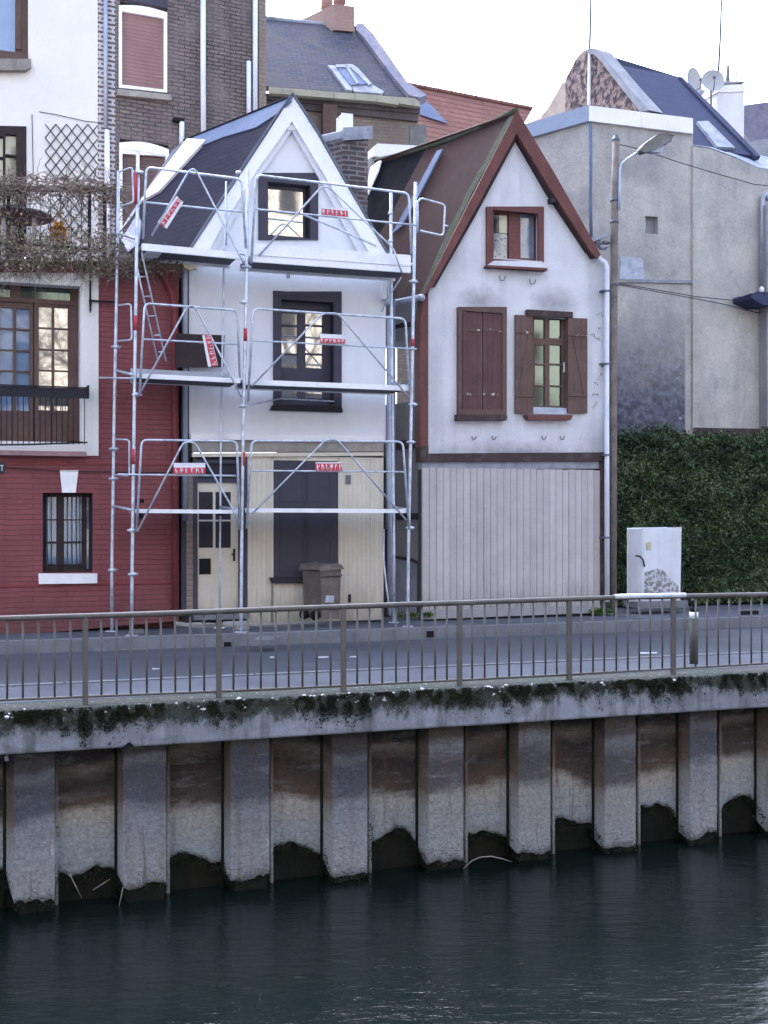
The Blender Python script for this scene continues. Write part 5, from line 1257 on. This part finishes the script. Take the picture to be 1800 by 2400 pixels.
b = MB(); b.pbox(KB, 1515, 1526, 1271, 1289, -.02, -.012); build(b, 'sticker', M['sticker'], cb)
b = MB(); b.prism([KB.p(x,y,-.06) for x,y in ((1496,1426),(1612,1422),(1612,1408),(1496,1411))], KB.n*.5); build(b, 'plinth', M['kerb'], cb, bev=.01)
# ================================================================== lamp pole
LP = Frame(19.0, .35); vl = -.02
lp = thing('lamp_pole', 'tall weathered brown pole carrying a street lamp right of the brown-roofed house', 'street lamp', at0(LP, 1437, 1432, vl, .08))
b = MB(); b.tube([at0(LP,1437,1436,vl), at0(LP,1437,900,vl), at0(LP,1440,500,vl), at0(LP,1444,332,vl)], [.062,.066,.066,.062], 14); build(b, 'pole', M['wood_pole'], lp)
b = MB(); b.ball(at0(LP,1444,328,vl), .072, 2, (1,1,.8)); b.ptube(LP, [(1444,330),(1444,318)], vl, .045, 8); build(b, 'cap', M['zinc_dark'], lp)
b = MB(); b.ptube(LP, [(1451,492),(1452,440),(1453,396),(1458,383),(1478,368),(1506,349)], [vl-.08]*3+[vl-.1,vl-.2,vl-.3], .022, 8); build(b, 'arm', M['lamp_blue'], lp)
b = MB(); b.prism([LP.p(x,y,vl-.38) for x,y in ((1502,351),(1512,336),(1540,316),(1560,314),(1577,318),(1572,331),(1552,340),(1530,352),(1512,355))], LP.n*.16); hd_ = build(b, 'lamp_head', M['lamp_grey'], lp, bev=.02)
b = MB(); b.prism([LP.p(x,y,vl-.36) for x,y in ((1522,352),(1556,338),(1558,348),(1548,356),(1532,356))], LP.n*.12); sub(b, 'lamp_lens', M['plastic_sheet'], hd_, bev=.01)
for y in (520, 470, 668): b = MB(); q_ = at0(LP,1440,y,vl); b.tube([q_-Vector((0,0,.02)), q_+Vector((0,0,.02))], .075, 14); build(b, 'band', M['zinc_dark'], lp)
def wire(pts, v, lab):
    b = MB(); b.ptube(E, pts, v, .008, 5); tag(build(b, 'overhead_cable', M['cable'], uv=False), lab, 'cable')
wire([(1448,338),(1480,345),(1514,354),(1590,380),(1690,410),(1768,432),(1850,440)], [-1.4,-1.2,-1.0,-.7,-.3,-.12,-.12], 'dark cable sloping right from the top of the lamp pole')
wire([(1446,664),(1520,676),(1630,695),(1700,702),(1800,712)], [-1.4,-1.0,-.3,-.12,-.12], 'upper of two thin cables low across the grey wall')
wire([(1446,667),(1520,680),(1630,700),(1692,712),(1772,732),(1850,736)], [-1.4,-1.0,-.3,-.12,-.12,-.12], 'lower of two thin cables low across the grey wall')

# ================================================================== bin, bollard, weeds, clutter
BF = Frame(18.45, .35)
wb = thing('wheelie_bin', 'worn brown wheeled bin with closed lid before the dark shutter', 'bin', at0(BF, 757, 1450, .2, .085))
vb = Vector((-.30,.27,0))
b = MB(); b.prism([BF.p(x,y) for x,y in ((757,1449),(794,1449),(797,1336),(753,1338))], vb*.95); build(b, 'body', M['bin_brown'], wb, bev=.015)
b = MB(); b.prism([BF.p(x,y,-.03) for x,y in ((750,1337),(804,1332),(800,1326),(792,1321),(752,1324))], vb*1.08); build(b, 'lid', M['bin_lid'], wb, bev=.012)
b = MB(); b.ptube(BF, [(752,1350),(801,1348)], -.02, .014, 8); build(b, 'rim_handle', M['bin_brown'], wb)
b = MB(); b.ppoly(BF, [(762,1412),(782,1412),(783,1396),(764,1396)], -.006, 0); build(b, 'label_plate', M['plastic_sheet'], wb)
for k in (0, 1):
    q_ = BF.p(757, 1446, 0)+vb*(.25+.6*k)+Vector((-.02,-.02,.02)); b = MB(); b.tube([q_, q_+Vector((-.05,-.045,0))], .07, 14); build(b, 'wheel', M['black'], wb)
BO = Frame(12.55, .35)
M['bollard_grey'] = mat('bollard_grey', (.075,.072,.07), .8, (.11,.105,.10), 5)
bo = thing('bollard', 'grey bollard with dark knobbed top and white band behind the railing', 'bollard', at0(BO, 1626, 1556, 0, .03))
def cyl(b, fr, x, y0, y1, v, r, n=18): b.tube([at0(fr,x,y1,v), at0(fr,x,y0,v)], r, n)
b = MB(); cyl(b, BO, 1626, 1449, 1556, 0, .048); build(b, 'post', M['bollard_grey'], bo)
b = MB(); cyl(b, BO, 1626, 1434, 1449, 0, .050); build(b, 'reflective_band', M['white_trim'], bo)
b = MB(); q0 = at0(BO,1626,1434,0); q1 = at0(BO,1626,1403,0); hgt = (q1-q0).length
b.tube([q0, q0+Vector((0,0,hgt*.3)), q0+Vector((0,0,hgt*.4)), q0+Vector((0,0,hgt*.55)), q0+Vector((0,0,hgt*.8)), q1], [.045,.045,.028,.03,.045,.02], 14); build(b, 'knob', M['black'], bo)
def weed(rr): 
    x = rr.choice([1404,1398,1432,1410,930,968,1000]); return A.p(x+rr.gauss(0,7), 1434+(8 if x < 1100 else 0)+rr.gauss(-1,3), -.06), 1
tag(build(cards(420, weed, .035, 2.0), 'weeds', M['weed_leaf'], uv=False), 'small green weeds growing along the foot of the house walls', 'weeds', kind='stuff')
GP = Plane(Q.w(0,VR1+.2,.09), Q.w(1,VR1+.2,.09), Q.w(0,VR1+1,.09))
for i, (pts, m, nm, lab, cat) in enumerate((
    ([(870,1452),(890,1450),(893,1444),(880,1439),(871,1446)], 'white_paint', 'paper_scrap', 'crumpled white paper on the pavement right of the bin', 'litter'),
    ([(552,1474),(584,1474),(586,1466),(556,1464)], 'stone_sill', 'wood_pad', 'flat wooden pad under the middle scaffold post', 'board'),
    ([(300,1482),(338,1481),(336,1474),(304,1474)], 'lamp_grey', 'manhole_cover', 'small grey manhole cover on the pavement by the red wall', 'manhole cover'),
    ([(596,1500),(648,1498),(655,1490),(604,1490)], 'kerb', 'pavement_patch', 'pale repaired patch in the pavement edge', 'patch'))):
    b = MB(); b.prism([GP.p(x,y,.0) for x,y in pts], Vector((0,0,-.012))); tag(build(b, nm, M[m]), lab, cat)
b = MB(); rr = random.Random(4); base = GP.p(497,1462)
pts = []
for i in range(60):
    a = i*.55; pts.append(base+Vector((math.cos(a)*(.16+.03*math.sin(i)), math.sin(a)*.10, .02+.012*math.sin(i*1.7)+i*.0006)))
b.tube(pts, .009, 5); tag(build(b, 'cable_coil', M['cable'], uv=False), 'loose coil of black cable lying before the cream door', 'cable')

# ================================================================== opposite bank: pale house front and bare trees seen in the window glass
fb = thing('cream_apartment_front', 'long cream stone house front on the camera bank, seen only as reflections in the windows', 'building', Vector((20,-16,0)))
b = MB(); N_ = Frame(-16, 0)
FB = Frame(-15.0, .05)
holes = []
uu = -6
hs_ = []
b = MB()
for k in range(22):
    for j in range(6):
        u_ = -12+k*3.2; z_ = 1.2+j*3.0; hs_.append((u_, z_))
def fbp(u, z, v=0): return Vector((u, -15.0-v+.05*u, z))
outer = [fbp(-16,0), fbp(60,0), fbp(60,19), fbp(-16,19)]
holes = [[fbp(u,z), fbp(u+1.2,z), fbp(u+1.2,z+1.9), fbp(u,z+1.9)] for u, z in hs_]
b.prism(outer, Vector((0,-.4,0)), holes=holes); build(b, 'facade', M['facade_cream'], fb)
b = MB(); b.prism([fbp(-16,0,.3), fbp(60,0,.3), fbp(60,18.9,.3), fbp(-16,18.9,.3)], Vector((0,-1,0))); build(b, 'room_wall', M['interior_dark'], fb)
b = MB(); b.prism([fbp(-16.5,19,-.4), fbp(60.5,19,-.4), fbp(60,21.5,3), fbp(-16,21.5,3)], Vector((0,-.2,0))); build(b, 'roof', M['slate_old'], fb)
def bare_tree(x, y, h, seed, lab, r0=.17):
    rr = random.Random(seed); t = thing('bare_tree', lab, 'tree', Vector((x,y,0)), 'bare trees on the near bank')
    tr_ = MB(); cr = MB()
    def grow(p, d, L, r, dep, mb):
        pts = [p]; n = 4; rs = [r]
        for i in range(n):
            d = (d+Vector((rr.gauss(0,.13), rr.gauss(0,.13), rr.gauss(.03,.08)))).normalized(); p = p+d*L/n; pts.append(p); rs.append(r*(1-.35*(i+1)/n))
        mb.tube(pts, rs, 5 if dep > 1 else 8, cap=False)
        if dep >= 5 or r < .012: return
        for k in range(4 if dep < 4 else 3):
            ang = rr.uniform(.3,.9); az = rr.uniform(0, 6.28); a = d.orthogonal().normalized(); c = d.cross(a)
            nd = (d*math.cos(ang)+(a*math.cos(az)+c*math.sin(az))*math.sin(ang)).normalized()
            grow(p if k < 2 else pts[2], nd, L*rr.uniform(.66,.88), rs[-1]*rr.uniform(.68,.85), dep+1, cr)
    grow(Vector((x,y,0)), Vector((0,0,1)), h*.26, r0, 0, tr_)
    build(tr_, 'trunk', M['bark'], t, uv=False); build(cr, 'branch', M['bark'], t, uv=False)
bare_tree(15, -5.5, 21, 2, 'tall bare tree mirrored in the windows of the white gabled house', .3)
bare_tree(5.2, -6.5, 14, 5, 'bare tree mirrored in the French window of the town house', .2)
bare_tree(10.5, -5, 18, 11, 'bare tree beside the one mirrored in the white gabled house windows', .26)
bare_tree(27, -6, 14, 8, 'bare tree mirrored in the window with open shutters', .2)
# ================================================================== scaffold
VO_, VN = -.95, -.22
sc = thing('scaffold', 'galvanised tube scaffold of two bays and three decks in front of the white gabled house', 'scaffold', at0(A, 570, 1465, VO_, .08))
G = M['galv']
def T(pts, v, r, name, parent=sc, m=None, lab=None, n=8):
    b = MB(); b.ptube(A, pts, v, r, n); return build(b, name, m or G, parent, uv=False, label=lab)
def foot(fr_pt, post):
    q = fr_pt.copy(); q.z = .085; b = MB(); b.prism([q+Vector((-.08,-.08,0)), q+Vector((.08,-.08,0)), q+Vector((.08,.08,0)), q+Vector((-.08,.08,0))], Vector((0,0,.01)))
    b.tube([q, q+Vector((0,0,.25))], .014, 8); build(b, 'base_plate', G, sc, uv=False)
def post(pts, v, label=None, r=.0245, low=None):
    last = A.p(*pts[-1], v); g_ = last.copy(); g_.z = .11
    b = MB(); P = [A.p(x,y,v) for x,y in pts]+[g_]; b.tube(P, r, 10)
    o = build(b, 'upright_post', G, sc, uv=False, label=label); foot(g_, o)
    return o
post([(324,400),(320,600),(314,1000),(309,1380)], VO_)
post([(581,400),(577,700),(570,1000),(566,1300),(565,1440)], VO_)
post([(974,427),(969,700),(963,1000),(958,1230),(956,1400)], VO_)
post([(278,401),(273,700),(267,1000),(262,1350)], VN)
post([(530,440),(525,600),(518,1000),(515,1350)], VN, r=.016)
post([(916,452),(917,700),(920,1000),(923,1300)], VN)
# couplers and red locking sleeves
for x, y, v in ((324,404,VO_),(272,813,VN),(321,925,VO_),(267,1052,VN),(266,1122,VN),(312,1346,VO_),(264,1336,VN),(571,708,VO_),(578,625,VO_),(969,660,VO_),(963,1036,VO_),(961,1237,VO_),(968,948,VO_),(568,952,VO_),(310,1243,VO_)):
    q = A.p(x, y, v); b = MB(); b.tube([q-Vector((0,0,.025)), q+Vector((0,0,.025))], .046, 10); b.tube([q-A.t*.07, q+A.t*.07], .014, 6); build(b, 'coupler', G, sc, uv=False)
for x, y0, y1, v in ((312,1052,1088,VO_),(319,402,478,VO_),(571,1060,1092,VO_),(967,795,812,VO_),(318,740,775,VO_),(575,770,800,VO_)):
    b = MB(); b.ptube(A, [(x,y0),(x,y1)], v-.003, .0275, 10); build(b, 'red_sleeve', M['red_plastic'], sc, uv=False)
# decks (front edge traced, reaching back to the inner posts)
def deck(xa, ya, xb, yb, th, name='deck', toe=None, toeback=None):
    za = A.uz(xa, ya, VO_)[1]; ua = A.uz(xa, ya, VO_)[0]; ub, zb = A.uz(xb, yb, VO_)
    z = (za+zb)/2
    def w4(u, zz, v): return A.w(u, v, zz)
    b = MB(); b.prism([w4(ua,za-.02,VO_+.05), w4(ub,zb-.02,VO_+.05), w4(ub,zb,VO_+.05), w4(ua,za,VO_+.05)], A.n*(VN-VO_-.08)); d_ = build(b, name, M['deck_metal'], sc)
    b = MB(); b.prism([w4(ua,za-th,VO_-.005), w4(ub,zb-th,VO_-.005), w4(ub,zb+.002,VO_-.005), w4(ua,za+.002,VO_-.005)], A.n*.04); sub(b, 'edge_beam', M['deck_white'], d_, bev=.004)
    b = MB(); b.prism([w4(ua,za-th,VN-.05), w4(ub,zb-th,VN-.05), w4(ub,zb,VN-.05), w4(ua,za,VN-.05)], A.n*.04); sub(b, 'edge_beam', M['deck_white'], d_)
    b = MB(); b.prism([w4(ua+.01,za-.05,VO_+.05), w4(ub-.01,zb-.05,VO_+.05), w4(ub-.01,zb-.022,VO_+.05), w4(ua+.01,za-.022,VO_+.05)], A.n*(VN-VO_-.12))
    sub(b, 'underside_panel', M['under_deck'], d_)
    if toe:
        b = MB(); b.prism([w4(ua,za+.004,VO_-.02), w4(ub,zb+.004,VO_-.02), w4(ub,zb+toe,VO_-.02), w4(ua,za+toe,VO_-.02)], A.n*.018); build(b, 'toe_board', M['deck_white'], sc, label='white kick board along the front of the top deck')
    if toeback:
        b = MB(); b.prism([w4(ua,za+.004,VN-.01), w4(ub,zb+.004,VN-.01), w4(ub,zb+toeback,VN-.01), w4(ua,za+toeback,VN-.01)], A.n*.015); build(b, 'toe_board', M['deck_metal'], sc, label='grey kick board at the back of the middle deck')
    return d_
deck(333, 571, 562, 592, .09)
deck(587, 598, 962, 625, .09, toe=.17)
deck(322, 876, 562, 888, .055, toeback=.16)
deck(575, 890, 956, 905, .065)
deck(318, 1194, 557, 1196, .045)
deck(576, 1192, 951, 1194, .05)
b = MB(); b.ppoly(A, [(345,592),(380,592),(378,577),(345,572)], VO_+.1, VO_+.5); build(b, 'storage_tray', M['deck_white'], sc)
# transoms between inner and outer posts
for (xo, yo), (xi, yi) in (((322,560),(276,548)),((318,880),(271,868)),((312,1196),(265,1186)),((577,597),(524,586)),((572,893),(520,884)),((567,1196),(516,1188)),((971,620),(917,612)),((966,908),(919,898)),((960,1196),(921,1188))):
    T([(xo,yo),(xi,yi)], [VO_,VN], .02, 'transom')
def rounded(pts, r=14, n=4):
    out = [pts[0]]
    for i in range(1, len(pts)-1):
        a, b_, c = Vector(pts[i-1]).to_2d(), Vector(pts[i]).to_2d(), Vector(pts[i+1]).to_2d()
        p = b_+(a-b_).normalized()*r; q = b_+(c-b_).normalized()*r
        for k in range(n+1):
            t = k/n; out.append(tuple(p*(1-t)**2+b_*2*t*(1-t)+q*t*t))
    out.append(pts[-1]); return out
VG = VO_-.045
def guard(frame_, mid, v_, nm):
    b = MB(); b.ptube(A, rounded([(x,y) for x,y in frame_]), VG, .0175, 8); b.ptube(A, mid, VG, .0135, 8)
    g = build(b, 'guard_frame', G, sc, uv=False)
    b = MB(); b.ptube(A, rounded(v_, 12), VG-.03, .0135, 8); sub(b, 'brace', G, g, uv=False); return g
guard([(335,560),(343,392),(566,420),(576,582)], [(341,474),(567,497)], [(356,552),(445,396),(458,396),(552,580),(574,622)], 'a')
guard([(589,618),(600,410),(958,453),(965,595)], [(598,490),(976,528)], [(606,600),(755,436),(770,438),(922,582),(942,640)], 'b')
guard([(327,927),(339,711),(556,727),(562,885)], [(337,795),(562,807)], [(325,927),(440,716),(456,716),(528,854),(566,932)], 'c')
guard([(581,941),(594,723),(950,747),(960,922)], [(590,798),(976,818)], [(590,905),(757,734),(792,734),(957,930)], 'd')
guard([(320,1246),(332,1031),(555,1034),(562,1242)], [(276,1112),(553,1115)], [(322,1246),(430,1036),(456,1036),(539,1181),(562,1232)], 'e')
guard([(578,1239),(590,1033),(944,1035),(959,1239)], [(591,1103),(946,1106)], [(590,1205),(764,1030),(790,1030),(952,1219)], 'f')
T([(705,501),(800,540),(882,577)], VG+.06, .014, 'diagonal_brace')
T([(569,952),(600,947),(657,934),(783,941)], [VO_,-.7,-.2,-.05], .012, 'wall_tie')
T([(233,885),(262,886),(318,887)], [-.1,VN,VO_], .014, 'wall_tie')
# end guards on the left (between inner and outer posts)
for pts in ([(281,402),(310,392),(313,474),(285,483)], [(277,716),(307,712),(309,797),(273,799)], [(270,1029),(303,1031),(303,1116),(270,1113)]):
    T(rounded(pts, 8), [VN+(VO_-VN)*.0]*1+[VN+(VO_-VN)*min(1,.8)]*(len(rounded(pts,8))-2)+[VN], .013, 'end_guard')
T(rounded([(980,474),(985,464),(1043,480),(1039,553),(985,541)], 9), VO_, .015, 'end_guard', lab='loop guard swung out at the right end of the top deck')
T([(1039,528),(1050,530)], VO_, .014, 'end_guard')
T([(979,470),(979,545)], VO_, .014, 'gate_post')
for x in (336, 565): T([(x,404),(x-12,404)], VG, .022, 'clamp')
# ladder
lad = MB(); lad.ptube(A, [(334,585),(334,601),(389,847)], [-.7,-.7,-.45], .014, 8); lad.ptube(A, [(323,630),(327,655),(369,842)], [-.7,-.7,-.45], .014, 8)
ld = build(lad, 'ladder', G, sc, uv=False)
for y, xa, xb in ((649,326,343),(695,339,353),(741,350,363),(786,361,374),(825,371,384)): 
    b = MB(); b.ptube(A, [(xa,y),(xb,y-1)], -.62, .010, 6); sub(b, 'rung', G, ld, uv=False)
# props under decks at the middle
for y0, y1 in ((598,862),(898,1180),(1202,1420)):
    b = MB(); q = A.p(525-(y0-598)*.014, y0+3, -.45); 
    b.tube([q-Vector((0,0,.02)), q+Vector((0,0,.02))], .04, 8); build(b, 'prop_head', M['black'], sc, uv=False)
T([(899,1240),(899,1311),(906,1380),(915,1444)], [-.3,-.3,-.35,-.4], .014, 'raking_strut')
T([(940,650),(905,705),(895,730)], [-.6,-.3,-.2], .012, 'raking_strut')
# small guard frame on the inner side, top deck
T([(530,425),(530,575)], VN, .014, 'inner_rail_post')
T([(918,455),(917,560)], VN, .018, 'inner_rail_post')
for (x, y) in ((915,500),(915,565)):
    q = A.p(x, y, VN); b = MB(); b.ball(q, .04, 1, (1.2,1,.8)); build(b, 'coupler', G, sc, uv=False)
# banners
def stroke_marks(b, corners, v, seed, n=6):
    rr = random.Random(seed); (x0,y0),(x1,y1),(x2,y2),(x3,y3) = corners
    def pt(s, t):
        xa = x0+(x1-x0)*s; ya = y0+(y1-y0)*s; xb = x3+(x2-x3)*s; yb = y3+(y2-y3)*s; return xa+(xb-xa)*t, ya+(yb-ya)*t
    for i in range(n):
        s = (i+.35)/n; w_ = .55/n; pts = [pt(s+rr.uniform(0,1)*w_, rr.choice((.15,.5,.85))) for _ in range(rr.choice((3,4,4)))]
        b.ptube(A, [pt(s, .15), pt(s+rr.uniform(-.2,.3)*w_, .85)], v, .008, 4); b.ptube(A, pts, v, .007, 4)
def banner(name_lab, c, red, seed, v=VG-.04, grp='red and white banners tied to the scaffold'):
    t = thing('banner', name_lab, 'banner', A.p(*c[2], v), grp)
    b = MB(); b.ppoly(A, [c[3], c[2], c[1], c[0]], v, v+.006); build(b, 'sheet', M['banner_white'], t)
    b = MB(); b.ppoly(A, [red[3], red[2], red[1], red[0]], v-.003, v-.0005); build(b, 'red_band', M['banner_red'], t)
    b = MB(); stroke_marks(b, red, v-.004, seed); build(b, 'lettering', M['banner_white'], t, uv=False)
def lerp(c, t0, t1):
    (x0,y0),(x1,y1),(x2,y2),(x3,y3) = c
    f = lambda t: ((x0+(x3-x0)*t, y0+(y3-y0)*t), (x1+(x2-x1)*t, y1+(y2-y1)*t))
    a, b_ = f(t0); d_, e_ = f(t1); return [a, b_, e_, d_]
c = [(369,521),(414,459),(430,474),(391,536)]; banner('red and white banner twisted diagonally on the brace at the top left', c, lerp(c,.25,.7), 1)
c = [(488,860),(474,786),(494,783),(511,857)]; banner('red and white banner hanging crooked on the brace at the middle left', c, lerp(c,.3,.95), 2)
c = [(754,481),(815,487),(816,509),(753,503)]; banner('red and white banner on the top right guard rail beside the attic window', c, lerp(c,.35,.98), 3)
c = [(750,782),(808,785),(809,806),(749,804)]; banner('red and white banner on the middle right rail before the casement window', c, lerp(c,.45,.98), 4)
c = [(407,1085),(481,1085),(481,1111),(407,1111)]; banner('red and white banner on the lowest left rail above the cream door', c, lerp(c,.42,.98), 5)
c = [(740,1083),(803,1083),(803,1104),(740,1104)]; banner('red and white banner on the lowest right rail before the dark shutter', c, lerp(c,.15,.98), 6)
fix_children()
